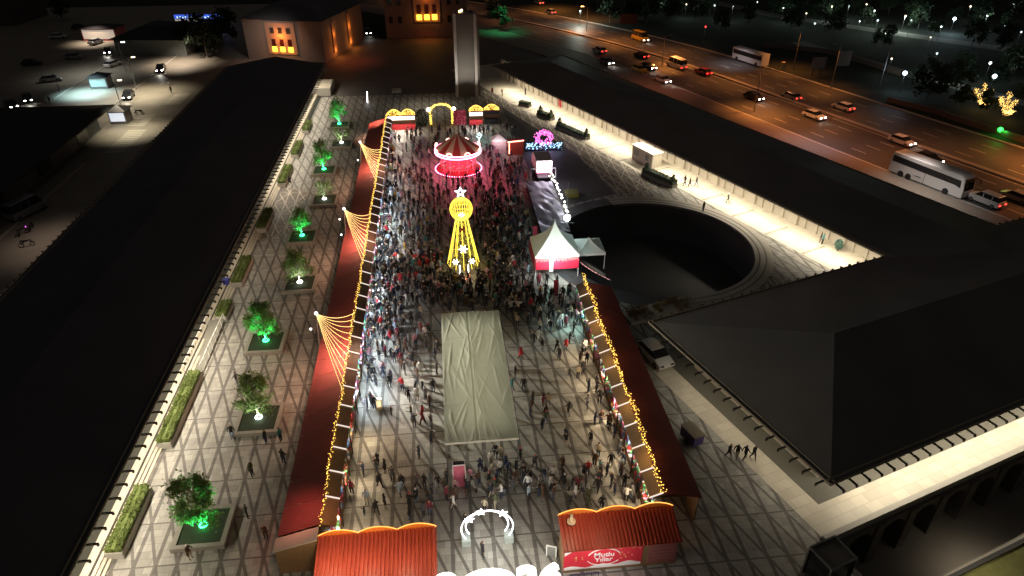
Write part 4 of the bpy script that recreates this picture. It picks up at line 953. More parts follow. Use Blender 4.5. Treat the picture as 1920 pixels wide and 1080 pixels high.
cm = lambda n, c: mat('cloth '+n, c, .85, var=.2, scale=8)
PM = [cm('black', (.02, .02, .022)), cm('dark jeans', (.03, .04, .07)), mat('skin', (.45, .28, .2), .6, var=.05), mat('dark hair', (.025, .018, .014), .6), mat('shoe', (.03, .03, .03), .6)]
COATS = {'black': ((.02, .02, .022), 44), 'charcoal': ((.07, .07, .075), 20), 'navy': ((.03, .04, .09), 11), 'dark brown': ((.09, .05, .03), 8), 'olive': ((.09, .10, .05), 6), 'white': ((.75, .74, .72), 9), 'beige': ((.5, .42, .3), 7),
         'red': ((.5, .03, .04), 4), 'pale blue': ((.4, .52, .65), 4), 'grey': ((.28, .28, .29), 8), 'pink': ((.6, .3, .36), 2), 'maroon': ((.2, .03, .05), 4), 'teal': ((.05, .22, .22), 2), 'mustard': ((.5, .33, .06), 1)}
TRS = {'black': (.02, .02, .02), 'dark blue': (.03, .045, .09), 'grey': (.18, .18, .18), 'faded blue': (.22, .3, .42), 'beige': (.4, .34, .25)}
HAIR = {'dark hair': (.025, .018, .014), 'brown hair': (.10, .06, .03), 'fair hair': (.35, .25, .12), 'a white hat': (.7, .7, .68), 'a black hat': (.015, .015, .015), 'a red hat': (.5, .02, .03), 'a grey headscarf': (.3, .3, .3)}
CMAT = {k: cm(k+' coat', v[0]) for k, v in COATS.items()}; TMAT = {k: cm(k+' trousers', v) for k, v in TRS.items()}; HMAT = {k: mat('hair '+k, v, .7) for k, v in HAIR.items()}
POSES = [dict(), dict(arms=((.15, .9), (.1, 1.6))), dict(stride=.2, arms=((.4, .3), (-.35, .3))), dict(stride=-.24, arms=((-.4, .3), (.4, .4))), dict(arms=((.3, 1.5), (.3, 1.5)), lean=.04), dict(arms=((.0, .2), (.1, .2)), lean=.02), {'raise': 1, 'arms': ((.1, .3), (0, 0))}, dict(arms=((.5, 1.2), (.0, .1)), lean=.08)]
PWORD = ['standing', 'standing holding something', 'walking', 'striding', 'standing with both hands up to the chest', 'standing', 'raising one arm', 'leaning forward']
bodies = []
for i, p in enumerate(POSES):
    bodies.append((person_mesh('person', p), i, 'jacket', False))
    bodies.append((person_mesh('person', p, True, True), i, 'long coat', True))
    if i in (0, 2, 5): bodies.append((person_mesh('person', p, False, False, True), i, 'padded jacket', False))
q = random.Random(21)
clusters = [  # photo position of feet, spread in photo points, number, words
 (705, 600, 18, 45, 26, 'by the cold lit stalls'), (735, 690, 30, 35, 16, 'between the stalls and the canopy tent'), (690, 690, 10, 50, 10, 'at the stall counters'), (770, 640, 30, 30, 20, 'just left of the canopy tent top'),
 (790, 730, 22, 25, 12, 'in the group beside the canopy tent edge'), (720, 480, 22, 55, 26, 'by the stalls level with the sculpture'), (780, 520, 32, 35, 30, 'in the crowd before the sculpture'), (800, 460, 25, 30, 20, 'in the crowd beside the sculpture'),
 (865, 550, 32, 18, 26, 'between the sculpture and the canopy tent'), (940, 500, 25, 40, 30, 'in the dark crowd right of the sculpture'), (940, 560, 35, 14, 16, 'behind the canopy tent'), (960, 420, 25, 30, 24, 'between the sculpture and the grey stage'), (920, 400, 22, 30, 18, 'in the crowd above the sculpture'),
 (1010, 590, 30, 30, 16, 'below the pagoda tent'), (1070, 580, 22, 25, 14, 'by the teal lit paving'), (1000, 670, 30, 30, 8, 'right of the canopy tent'), (1050, 650, 16, 14, 6, 'in the small knot right of the canopy tent'), (1115, 700, 22, 45, 12, 'by the golden stalls'),
 (1000, 790, 30, 35, 8, 'right of the canopy tent lower end'), (1060, 800, 25, 25, 5, 'on the lattice paving right of the canopy tent'), (1140, 790, 18, 30, 6, 'by the warm golden stalls'), (890, 920, 50, 18, 32, 'around the pink totem'), (960, 905, 40, 22, 20, 'in the crowd below the canopy tent'),
 (1050, 920, 35, 18, 18, 'in the crowd behind the banner hut'), (1120, 900, 25, 25, 13, 'behind the banner hut'), (1190, 905, 12, 25, 6, 'at the last golden stalls'), (800, 930, 20, 22, 8, 'left of the pink totem'), (700, 940, 22, 30, 7, 'behind the red hut'), (725, 890, 14, 10, 3, 'on the warm lit paving'), (840, 760, 40, 30, 4, 'beside the canopy tent'),
 (800, 810, 12, 40, 5, 'along the canopy tent side'), (760, 380, 30, 40, 26, ''), (730, 340, 12, 45, 16, ''), (780, 270, 28, 25, 22, ''), (850, 370, 30, 20, 16, ''), (940, 330, 25, 30, 22, ''), (960, 270, 25, 15, 10, ''), (860, 240, 35, 10, 12, ''), (905, 235, 25, 8, 10, ''), (1045, 270, 16, 6, 6, ''), (930, 370, 30, 20, 20, ''), (760, 430, 30, 20, 16, '')]
fixed = [(1365, 858, 'leftmost of four walkers on the dim paving by the corner hall'), (1380, 860, 'second of four walkers on the dim paving by the corner hall'), (1395, 862, 'third of four walkers on the dim paving by the corner hall'), (1411, 861, 'rightmost of four walkers on the dim paving by the corner hall'),
 (1283, 348, 'first of three walkers near the long clipped planter'), (1293, 350, 'middle of three walkers near the long clipped planter'), (1305, 350, 'last of three walkers near the long clipped planter'), (1364, 381, 'lone walker on the bright colonnade walk'), (1318, 397, 'lone figure at the rim of the sunken court'),
 (1537, 455, 'crouched looking figure before the last colonnade piers'), (437, 822, 'figure beside the planter tree with white ring'), (474, 893, 'lone figure below the planter tree with white ring'), (446, 722, 'figure close to the thin brown leaved planter tree'), (465, 972, 'figure beside the lowest green lit tree planter'), (500, 832, 'figure at the corner of the white lit planter'), (528, 828, 'second figure at the corner of the white lit planter'),
 (358, 1048, 'figure below the lowest green lit planter'), (601, 275, 'left of a pair near the second most distant tree'), (607, 276, 'right of a pair near the second most distant tree'), (322, 175, 'far figure crossing the side street'), (317, 160, 'far figure on the crosswalk'), (112, 172, 'far figure on the teal lit street'), (95, 195, 'far figure beside the dark street roof'), (1194, 925, 'large dark figure at the last golden stall'), (1143, 800, 'figure in the warm light of the golden stalls'), (545, 350, 'figure on the sheen painted paving'),
 (500, 1010, 'dim figure beside the lowest hut corner'), (533, 870, 'dim figure close to the dark stall roofs'), (872, 990, 'figure passing under the neon arch'), (905, 1045, 'figure posing before the neon arch'), (940, 860, 'figure at the end of the canopy tent'), (923, 178, 'figure beside the tower foot'), (942, 180, 'second figure beside the tower foot'), (985, 178, 'figure on the bright walk close to the tower'), (1541, 458, 'figure beside the potted shrub')]
def free(x, y, pts, d):
    if (x-1.6)**2+(y-71.3)**2 < 2.5**2 or (x-2.2)**2+(y-103.2)**2 < 4.3**2: return False
    if abs(x+.2) < .8 and abs(y-37.9) < .6: return False
    if 9.6 < x < 20 and 68 < y < 73.8: return False
    if 11.2 < x < 17.6 and 77 < y < 97: return False
    if (x < SX_L+1.1 or x > SX_R-1.1): return False
    if y < 32.6: return False
    return all((x-a)**2+(y-b)**2 > d*d for a, b in pts)
spots = []; pts = []
for cx, cy, sx, sy, n, wd in clusters:
    k = 0; tr = 0
    while k < n and tr < 400:
        tr += 1; g_ = G(q.gauss(cx, sx), q.gauss(cy, sy)); 
        if g_.y > 121 or not free(g_.x, g_.y, pts, .5): continue
        pts.append((g_.x, g_.y)); spots.append((g_.x, g_.y, wd, None)); k += 1
for cx, cy, sx, sy, n, wd in [(940, 480, 45, 50, 110, ''), (800, 480, 40, 50, 70, ''), (960, 560, 40, 20, 40, ''), (850, 545, 50, 18, 40, ''), (930, 400, 35, 30, 50, ''), (770, 340, 35, 50, 50, ''), (715, 520, 14, 80, 60, ''), (940, 320, 25, 30, 30, ''), (720, 620, 16, 40, 25, '')]:
    k = 0; tr = 0
    while k < n and tr < 600:
        tr += 1; g_ = G(q.gauss(cx, sx), q.gauss(cy, sy))
        if g_.y > 121 or g_.y < 58 or not free(g_.x, g_.y, pts, .42): continue
        pts.append((g_.x, g_.y)); spots.append((g_.x, g_.y, 'in the dense crowd before the canopy tent' if g_.y < 66 else 'in the dense crowd around the sculpture', None)); k += 1
spots = [s for s in spots if s[1] < 30 or True]
fx = []
for x, y, lb in fixed: g_ = G(x, y); fx.append((g_.x, g_.y, '', lb))
spots.sort(key=lambda s: s[0]**2+s[1]**2)
near = fx+spots[:300-len(fx)]; far = spots[300-len(fx):]
seen = set(); cw = [k for k, v in COATS.items() for _ in range(v[1])]; tw = list(TRS)*1+['black']*3+['dark blue']*3; hw_ = list(HAIR)+['dark hair']*5+['brown hair']*2
wardrobe = {}
for i, (x, y, wd, lb) in enumerate(near):
    for _ in range(200):
        me, pi, cloth, fem = q.choice(bodies); c_, t_, h_ = q.choice(cw), q.choice(tw), q.choice(hw_)
        if lb: c_ = 'black' if i < 9 or i == 23 else c_
        if lb and 'walker' in lb: pi = 2; me = [b for b in bodies if b[1] == 2 and not b[3]][0][0]; cloth = 'jacket'; fem = False; 
        if h_ == 'a grey headscarf' and not fem: h_ = 'a black hat'
        hs_ = h_ if not fem or h_ != 'dark hair' else 'dark hair'
        lab_ = f"{c_} {cloth}, {t_} trousers, {hs_}, {wd}" if not lb else lb
        if lb: break
        if lab_ not in seen: break
    seen.add(lab_)
    if not lb:
        lab_ = f"person in {c_} {cloth}, {t_} trousers and {hs_} {wd}"
        ws = lab_.split()
        if len(ws) > 16: lab_ = f"{c_} {cloth}, {t_} trousers, {hs_}, {wd}"; ws = lab_.split()
        if len(ws) > 16: lab_ = f"{c_} {cloth}, {t_} trousers, {wd}"
    o = bpy.data.objects.new('person', me); col.objects.link(o); o.location = (x, y, 0 if abs(x) > 100 else 0)
    if x > 31 and y > 60: o.location.z = .013
    sc_ = q.uniform(.88, 1.02)*(.7 if q.random() < .08 and not lb else 1); o.scale = (sc_,)*3; o.scale.x *= q.uniform(1.0, 1.12); o.scale.y *= q.uniform(1.0, 1.15)
    o.rotation_euler.z = q.uniform(0, 6.283)
    for k, m in enumerate((CMAT[c_], TMAT[t_], None, HMAT[h_])):
        if m: o.material_slots[k].link = 'OBJECT'; o.material_slots[k].material = m
    tag(o, lab_, 'person', 'visitors of the market' if not lb else 'people outside the thick of the crowd')
# the far crowd that reads as one mass
mb = MB(); fm = []; vs_all = []; fs_all = []; mi = []
mats_far = list(CMAT.values())+list(TMAT.values())+[PM[2], PM[4]]+list(HMAT.values())
idx = {m.name: i for i, m in enumerate(mats_far)}
for x, y, wd, lb in far:
    me, pi, cloth, fem = q.choice(bodies); c_, t_, h_ = CMAT[q.choice(cw+['black']*40+['charcoal']*20)], TMAT[q.choice(tw)], HMAT[q.choice(hw_)]
    a = q.uniform(0, 6.283); ca, sa = math.cos(a), math.sin(a); s_ = q.uniform(.95, 1.08); o_ = len(vs_all); w_ = 1.12
    vs_all += [(x+(v.co.x*ca-v.co.y*sa)*s_*w_, y+(v.co.x*sa+v.co.y*ca)*s_*w_, v.co.z*s_) for v in me.vertices]
    mm = [idx[m.name] for m in (c_, t_, PM[2], h_, PM[4])]
    for p in me.polygons: fs_all.append([v+o_ for v in p.vertices]); mi.append(mm[p.material_index])
me = bpy.data.meshes.new('crowd'); me.from_pydata(vs_all, [], fs_all)
for m in mats_far: me.materials.append(m)
me.polygons.foreach_set('material_index', mi); o = bpy.data.objects.new('crowd', me); col.objects.link(o)
tag(o, 'far crowd of visitors around the carousel and the gold wave stalls', 'crowd', kind='stuff')
#PART5
# ------------------------------------------------------------------ far end of the market: gold wave stalls, arch, booths
def wave_stall(label, x0, x1, y, lamp, waves, front, hz=2.7, bm=BARGOLD):
    t = thing('wave_stall', label, 'market stall', ((x0+x1)/2, y, 0), group='gold topped stalls at the far end'); w_ = (x1-x0)/2
    mb = MB(); mb.box(-w_, w_, 1.2, 1.3, 0, hz); mb.box(-w_, -w_+.06, 0, 1.199, 0, hz); mb.box(w_-.06, w_, 0, 1.199, 0, hz); mb.build('wall', WOOD, t)
    mb = MB(); mb.box(-w_, w_, -.3, 1.5, hz+.002, hz+.1); mb.build('roof', REDD, t)
    mb = MB(); mb.box(-w_+.07, w_-.07, 0, .4, 0, 1.0); mb.build('counter', front, t)
    mb = MB(); mb.box(-w_+.1, w_-.1, -.32, -.301, hz-.75, hz-.1); mb.build('sign_panel', lamp, t)
    mb = MB(); q = random.Random(int(x0*10))
    for _ in range(int(260*w_)):
        x = q.uniform(-w_, w_); u_ = (x+w_)/(2*w_); h_ = .35+.75*abs(math.sin(math.pi*u_*waves)); mb.ball((x, -.25+q.gauss(0, .05), hz+.1+h_*(1 if q.random() < .35 else q.random())), q.uniform(.03, .05))
    mb.build('gold_lights', bm, t); return t
wave_stall('double gold wave topped stall with white sign at the garland end', -9.9, -4.9, 123.5, emis('white sign glow', (1, .93, .85), 3), 2, mat('red counter front', (.5, .03, .04)))
wave_stall('gold topped stall with bright white sign beside the red board', 5.0, 7.6, 124.5, emis('white sign glow', (1, .93, .85), 3), 1, mat('red counter front', (.5, .03, .04)))
wave_stall('last gold wave topped stall, dark front with people before it', 7.8, 10.6, 124.8, DARKM, 1, DARKM)
light('wave_light', 'AREA', (-7.4, 122.4, 2.2), 420, (1, .85, .7), 4.6, .3, rot=(R(-35), 0, 0)); light('wave_light', 'AREA', (6.3, 123.6, 2.2), 200, (1, .92, .85), 2.2, .3, rot=(R(-35), 0, 0))
t = thing('gold_arch', 'gold lit entrance arch with white lanterns at the far end', 'arch', (-.1, 125.6, 0))
for s in (-1, 1): mb = MB(); mb.box(s*2.0-.18, s*2.0+.18, -.2, .2, 0, 2.6); mb.build('post', WOOD, t); mb = MB(); mb.sph((s*2.35, -.2, 3.0), .38); mb.build('lantern', emis('lantern white', (1, .95, .85), 6), t)
mb = MB(); q = random.Random(2)
for _ in range(520):
    a = q.uniform(0, math.pi); r_ = 2.0+q.gauss(.1, .12); mb.ball((r_*math.cos(a), -.22+q.gauss(0, .05), 2.4+r_*.75*math.sin(a)), .045)
for s in (-1, 1):
    for _ in range(120): mb.ball((s*2.0+q.gauss(0, .12), -.25, q.uniform(.2, 2.5)), .04)
mb.build('gold_lights', BARGOLD, t)
def bush(name, label, cat, c, r, h, n, m, leaf=.16, seed=1):
    t = thing(name, label, cat, c); q = random.Random(seed); tr = MB(); tr.tube([(0, 0, 0), (0, 0, h*.6)], [.12, .05], 6); tr.build('trunk', BARK, t); mb = MB()
    for _ in range(n):
        a, b = q.uniform(0, 6.283), q.random(); rr = r*(.55+.45*math.sin(b*math.pi))*q.random()**.4; mb.leaf((rr*math.cos(a), rr*math.sin(a), .3+h*b), leaf*q.uniform(.6, 1.3), q)
    mb.build('crown', m, t); return t
bush('fir_tree', 'small dark green fir tree between gold stalls and gold arch', 'tree', (-3.7, 124.8, 0), 1.3, 2.9, 700, LEAFD)
t = thing('festive_board', 'red speckled board beside the gold arch', 'board', (3.3, 124.6, 0)); mb = MB(); mb.box(-1.15, 1.15, -.06, .06, .2, 3.0); mb.build('panel', mat('crimson board', (.35, .03, .06)), t); q = random.Random(3); mb = MB()
for _ in range(70): mb.ball((q.uniform(-1.1, 1.1), -.09, q.uniform(.3, 2.9)), .05)
mb.build('lights', emis('rose bulb', (1, .25, .35), 1.2), t)
# small booths right of the carousel
t = thing('white_booth', 'small white roofed booth right of the carousel', 'booth', (9.3, 110.6, 0)); mb = MB(); mb.box(-1.2, 1.2, -1, 1, 0, 2.2); mb.build('wall', mat('pale booth wall', (.6, .5, .48)), t)
mb = MB(); mb.add([(-1.4, -1.2, 2.2), (1.4, -1.2, 2.2), (1.4, 1.2, 2.2), (-1.4, 1.2, 2.2), (0, 0, 3.1)], [(0, 1, 4), (1, 2, 4), (2, 3, 4), (3, 0, 4)]); mb.build('roof', TENTW, t)
t = thing('neon_edged_booth', 'booth outlined with red neon between white booth and pink bower', 'booth', (12.0, 109.6, 0)); mb = MB(); mb.box(-1.3, 1.3, -.9, .9, 0, 2.3); mb.build('wall', mat('terracotta booth', (.4, .12, .08)), t)
mb = MB(); mb.tube([(-1.35, -.95, 2.3), (1.35, -.95, 2.5)], .09, 6); mb.tube([(-1.1, -.97, .3), (-1.1, -.97, 2.2)], .07, 6); mb.build('neon', emis('coral neon', (1, .3, .2), 7), t)
light('booth_light', 'POINT', (9.2, 108.4, 2.6), 130, (.95, .9, 1), rad=.4); light('booth_light', 'POINT', (8.0, 115.5, 3.0), 300, (.5, .9, .85), rad=.4)
t = thing('photo_figure', 'slim glowing white standing frame on teal lit paving', 'figure', (6.2, 113.3, 0)); mb = MB(); mb.tube([(0, 0, 0), (0, 0, 1.6)], .06, 6); mb.tube([(-.5, 0, 1.9), (0, 0, 1.4), (.45, 0, 2.1)], .05, 6); star(mb, (0, 0, 2.2), .35); mb.build('neon', emis('teal white neon', (.6, 1, .95), 4), t)
t = thing('glowing_bower', 'heart shaped bower of pink lights on a blue white base', 'bower', (17.0, 110.8, 0)); q = random.Random(12); mb = MB()
for _ in range(160):
    a = q.uniform(0, 6.283); r_ = q.uniform(.4, 1.0); mb.ball((1.7*r_*math.cos(a), q.gauss(0, .3), 2.1+1.4*r_*math.sin(a)), .075)
mb.build('pink_lights', emis('magenta bulb', (1, .15, .6), 6), t); mb = MB()
for _ in range(130): mb.ball((q.uniform(-3.2, 3.2), q.gauss(0, .5), q.uniform(.1, 1.1)), .09)
mb.build('blue_lights', emis('ice bulb', (.35, .65, 1), 4), t); mb = MB(); mb.box(-3.2, 3.2, -.7, .7, 0, .3); mb.tube([(-1.6, 0, .3), (-1.4, 0, 3.2), (0, 0, 3.9), (1.4, 0, 3.2), (1.6, 0, .3)], .08, 6); mb.build('frame', DARKM, t)
light('bower_light', 'POINT', (17, 109.6, 1.6), 200, (.6, .65, 1), rad=.6); light('red_wash', 'SPOT', (8, 97, 8), 1600, (1, .04, .10), rot=(R(-12), R(20), 0), spot=R(110), blend=1)
# ------------------------------------------------------------------ stage truck, grey stage
t = thing('stage_truck', 'white truck with lit pinkish rear beside the grey stage floor', 'truck', (15.2, 97.2, 0))
mb = MB(); mb.box(-1.2, 1.2, -1.3, 4.4, .9, 1.15); mb.build('chassis', DARKM, t)
mb = MB(); mb.prism([(-1.2, 4.5, .5), (-1.2, 6.4, .5), (-1.2, 6.4, 1.5), (-1.2, 6.0, 2.5), (-1.2, 4.5, 2.6)], 0, 0, (2.4, 0, 0)); mb.build('cab', WHITEM, t)
mb = MB(); mb.box(-1.25, 1.25, .4, 4.3, 1.16, 3.2); mb.build('cargo_box', WHITEM, t)
mb = MB(); mb.box(-1.15, 1.15, .3, .39, 1.5, 3.1); mb.build('lit_rear', emis('pink white panel', (1, .8, .95), 5), t); mb = MB(); mb.box(-1.15, 1.15, .2, .29, 1.3, 1.45); mb.build('tail_strip', emis('rose strip', (1, .3, .5), 4), t)
for x in (-1.1, 1.1):
    for y in (.8, 2.6, 5.4): mb = MB(); mb.tube([(x-.14, y, .5), (x+.14, y, .5)], .5, 14); mb.build('wheel', TYRE, t)
mb = MB(); mb.tube([(-2.3, -1.4, 1.0), (-2.3, -1.2, 2.6), (1.5, -1.2, 2.6), (1.5, -1.4, 1.0)], .07, 6); mb.build('frame', WHITEM, t)
t = thing('grey_stage', 'low grey stage floor with crumpled sheet between truck and pagoda tent', 'stage', (14.0, 86.6, 0)); mb = MB(); mb.box(-1.9, 1.9, -8.2, 8.2, 0, .9); mb.build('base', DARKM, t)
mb = MB(); nx, ny = 14, 60; q = random.Random(31); ph = [(q.uniform(.3, 3), q.uniform(.3, 3), q.uniform(0, 6)) for _ in range(8)]
for j in range(ny+1):
    for i in range(nx+1):
        x = -1.95+3.9*i/nx; y = -8.25+16.5*j/ny; mb.v.append((x, y, .96+.10*sum(math.sin(a*x*1.6+b*y+c) for a, b, c in ph)/3))
for j in range(ny):
    for i in range(nx): a = j*(nx+1)+i; mb.f.append((a, a+1, a+nx+2, a+nx+1)); mb.m.append(0)
mb.build('sheet', mat('grey plastic sheet', (.25, .25, .28), .35), t, smooth=True)
garland('string_lights', 'clumped white lamps strung along the side of the grey stage', [(16.0, 97, 1.6), (16.3, 93.5, 1.3), (16.3, 90, 1.5), (16.4, 86, 1.2), (16.3, 82, 1.4)], 2.0, .12, .17, emis('stage white', (1, .97, .85), 7))
light('stage_light', 'POINT', (15.6, 94.2, 2.8), 260, (.85, .8, 1), rad=.4); light('stage_light', 'POINT', (16, 86, 2.2), 90, (.9, .9, 1), rad=.3)
for i, (x, y, lb) in enumerate(((930, 423, 'red pillar banner in the crowd between sculpture and stage'), (1003, 450, 'red pillar banner beside the pagoda tent peak'), (1042, 553, 'dark red mat sign on the teal lit paving'))):
    g_ = G(x, y); t = thing('banner_stand', lb, 'banner', (g_.x, g_.y, 0)); mb = MB(); mb.box(-.28, .28, -.03, .03, .1, 2.0); mb.build('panel', mat('rose banner', (.5, .05, .09)), t); mb = MB(); mb.box(-.32, .32, -.15, .15, 0, .1); mb.build('foot', DARKM, t)
t = thing('market_table', 'long red topped table beside the light sculpture', 'table', (-3.2, 74.2, 0)); mb = MB(); mb.box(-1.6, 1.6, -.4, .4, .72, .78); mb.build('top', mat('red table', (.45, .03, .05)), t)
for x in (-1.4, 1.4): mb = MB(); mb.box(x-.04, x+.04, -.3, .3, 0, .72); mb.build('leg', DARKM, t)
g_ = G(712, 765); t = thing('lit_stand', 'small yellow lit stand on the paving left of the canopy tent', 'stand', (g_.x, g_.y, 0)); mb = MB(); mb.box(-.25, .25, -.2, .2, 0, 1.1); mb.build('body', mat('cream stand', (.7, .6, .4)), t); mb = MB(); mb.box(-.2, .2, -.22, -.2, .3, 1.0); mb.build('panel', emis('cream panel', (1, .8, .45), 1.2), t)
g_ = G(1072, 366); t = thing('olive_crate', 'dim olive square crate on the dark bank beside the stage', 'crate', (g_.x, g_.y, 0)); mb = MB(); mb.box(-.9, .9, -.9, .9, .009, .5); mb.build('body', mat('olive crate', (.25, .23, .04), .7), t); mb = MB(); mb.box(-.95, .95, -.95, .95, .502, .58); mb.build('lid', mat('olive crate lid', (.2, .19, .05), .7), t)
# ------------------------------------------------------------------ tower
t = thing('tower', 'tall pale concrete tower slab with two bright edge fins at the plaza end', 'tower', (5.5, 144.6, 0)); TH = 16.3
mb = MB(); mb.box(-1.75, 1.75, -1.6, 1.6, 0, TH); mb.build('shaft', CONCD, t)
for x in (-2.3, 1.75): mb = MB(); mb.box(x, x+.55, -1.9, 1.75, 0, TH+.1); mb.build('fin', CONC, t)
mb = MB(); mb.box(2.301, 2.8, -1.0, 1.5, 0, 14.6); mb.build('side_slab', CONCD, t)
mb = MB(); mb.box(-1.7, 1.7, -1.5, 1.5, TH+.002, TH+.25); mb.tube([(-.8, 0, TH), (-.8, 0, TH+3)], .06, 6); mb.tube([(.9, 0, TH), (.9, 0, TH+1.4)], .05, 6); mb.build('roof_gear', DARKM, t)
for p, m in (((-.8, 0, TH+3.1), TAILE), ((-.5, -.6, TH+.6), WARME), ((-.9, -.6, TH+.4), ORANGEE)): mb = MB(); mb.sph(p, .22); mb.build('beacon', m, t)
light('tower_light', 'SPOT', (1.5, 137.5, .5), 2600, (1, .93, .85), rot=(R(132), 0, R(-30)), spot=R(50), blend=1)
light('tower_light', 'SPOT', (9.0, 137.5, .5), 1800, (1, .93, .85), rot=(R(132), 0, R(25)), spot=R(50), blend=1)
light('yard_light_and_fill', 'SPOT', (-3, 136, 9), 1500, (1, .9, .7), rot=(0, 0, 0), spot=R(110), blend=1)
# concrete ramp block and bench near the far end
g_ = G(611, 165); t = thing('stair_block', 'pale slatted stair block at the far end of the long hall', 'stair block', (g_.x-.2, g_.y-2, 0)); mb = MB(); mb.box(-2.2, 2.0, -4, 3, 0, 1.6); mb.build('wall', CONC, t); mb = MB(); [mb.box(-2.0, 1.8, -3.8+k*.85, -3.45+k*.85, 1.602, 1.72) for k in range(8)]; mb.build('slats', CREAM, t)
g_ = G(744, 172); t = thing('planter_bench', 'square pale bench frame on the dark far yard', 'bench', (g_.x, g_.y, 0)); mb = MB(); mb.box(-1, 1, -.9, -.6, 0, .5); mb.box(-1, 1, .6, .9, 0, .5); mb.box(-1, -.7, -.599, .599, 0, .5); mb.box(.7, 1, -.599, .599, 0, .5); mb.build('seat', CONC, t)
g_ = G(689, 192); t = thing('glowing_bollard', 'leaning white glowing tube post near the most distant tree', 'light post', (g_.x, g_.y, 0)); mb = MB(); mb.tube([(0, 0, .0), (.15, 0, 2.2)], .10, 6); mb.build('tube', WHITEE, t)
# ------------------------------------------------------------------ buildings behind
def windows(t, spec, m=GLASSD, name='window'):
    for a in spec: mb = MB(); mb.box(*a); mb.build(name, m, t)
t = thing('stone_building', 'stone building with one orange lit three bay entrance behind the long hall', 'building', (-37.3, 178.0, 0), R(-18)*.9+R(0)); BW = 10.2
mb = MB(); mb.box(-BW, BW, 0, 26, 0, 9.6); mb.build('wall', mat('building stone', (.30, .25, .22), .85), t)
mb = MB(); mb.add([(-BW-.5, -.5, 9.6), (BW+.5, -.5, 9.6), (BW+.5, 26.5, 9.6), (-BW-.5, 26.5, 9.6), (-BW+5, 6, 12), (BW-5, 6, 12), (BW-5, 20, 12), (-BW+5, 20, 12)], [(0, 1, 5, 4), (1, 2, 6, 5), (2, 3, 7, 6), (3, 0, 4, 7), (4, 5, 6, 7)]); mb.build('roof', ROOFM, t)
mb = MB(); mb.box(-4.3, 3.3, -.28, -.002, 1.6, 9.0); pt = mb.build('portal', mat('portal stone', (.42, .3, .22), .8), t)
for k in range(3):
    x = -2.6+k*2.1; mb = MB(); mb.box(x-.62, x+.62, -.36, -.281, 2.2, 3.4); mb.build('lit_pane', YELE, pt)
    mb = MB(); mb.box(x-.5, x+.5, -.36, -.281, 3.5, 5.2); mb.build('window', mat('dark red glass', (.06, .01, .01), .2), pt); mb = MB(); mb.box(x-.5, x+.5, -.36, -.281, 6.5, 7.8); mb.build('window', GLASSD, pt)
    light('portal_light', 'POINT', (0, 0, 0), 60, (1, .33, .04), rad=.2).location = Vector((-37.3, 178.0, 0))+Matrix.Rotation(R(-16.2), 3, 'Z') @ Vector((x, -1.1, 2.6))
light('portal_light', 'POINT', (0, 0, 0), 520, (1, .25, .03), rad=.2).location = Vector((-37.3, 178.0, 0))+Matrix.Rotation(R(-16.2), 3, 'Z') @ Vector((-.5, -1.6, 6.0))
for k, y in enumerate((6, 16)):
    mb = MB(); mb.box(BW+.002, BW+.3, y-.8, y+.8, 1.2, 8.6); mb.build('portal', mat('portal stone', (1, 1, 1)), t)
    for z, e in ((1.6, 130), (5.5, 90)): light('portal_light', 'POINT', (0, 0, 0), e, (1, .28, .04), rad=.2).location = Vector((-37.3, 178.0, 0))+Matrix.Rotation(R(-16.2), 3, 'Z') @ Vector((BW+1.2, y, z))
t = thing('far_building', 'dim reddish building with orange lit entrance left of the tower', 'building', (-3.5, 200.5, 0))
mb = MB(); mb.box(-10.5, 12, 0, 20, 0, 19); mb.build('wall', mat('dim rose stone', (.2, .15, .14), .85), t)
mb = MB(); mb.box(-2.6, 4.6, -.3, -.002, 4.2, 13); pt = mb.build('portal', mat('portal stone', (1, 1, 1)), t)
for k in range(3):
    x = -1.2+k*2.1; mb = MB(); mb.box(x-.7, x+.7, -.38, -.301, 4.8, 6.2); mb.build('lit_pane', YELE, pt); mb = MB(); mb.box(x-.55, x+.55, -.38, -.301, 6.4, 8.8); mb.build('window', mat('dark red glass', (1, 1, 1)), pt)
    light('portal_light', 'POINT', (-3.5+x, 199.3, 5.6), 70, (1, .33, .04), rad=.2)
light('portal_light', 'POINT', (-2.5, 198.8, 10.5), 90, (1, .22, .03), rad=.3); light('portal_light', 'SPOT', (-3.0, 197, 5.2), 350, (1, .12, .03), spot=R(120), blend=1)
for x in (-9, -6.5, 7, 9.5):
    for z in (4, 8.6, 13): mb = MB(); mb.box(x-.5, x+.5, -.05, -.002, z, z+1.8); mb.build('window', GLASSD, t)
light('yard_light_and_fill', 'SPOT', (-40, 168, 14), 2500, (1, .85, .75), rot=(R(40), 0, 0), spot=R(90), blend=1)  # first spot is added to brighten the stone building wall
light('red_yard_light', 'SPOT', (-21, 176, 9), 900, (1, .12, .07), spot=R(110), blend=1)
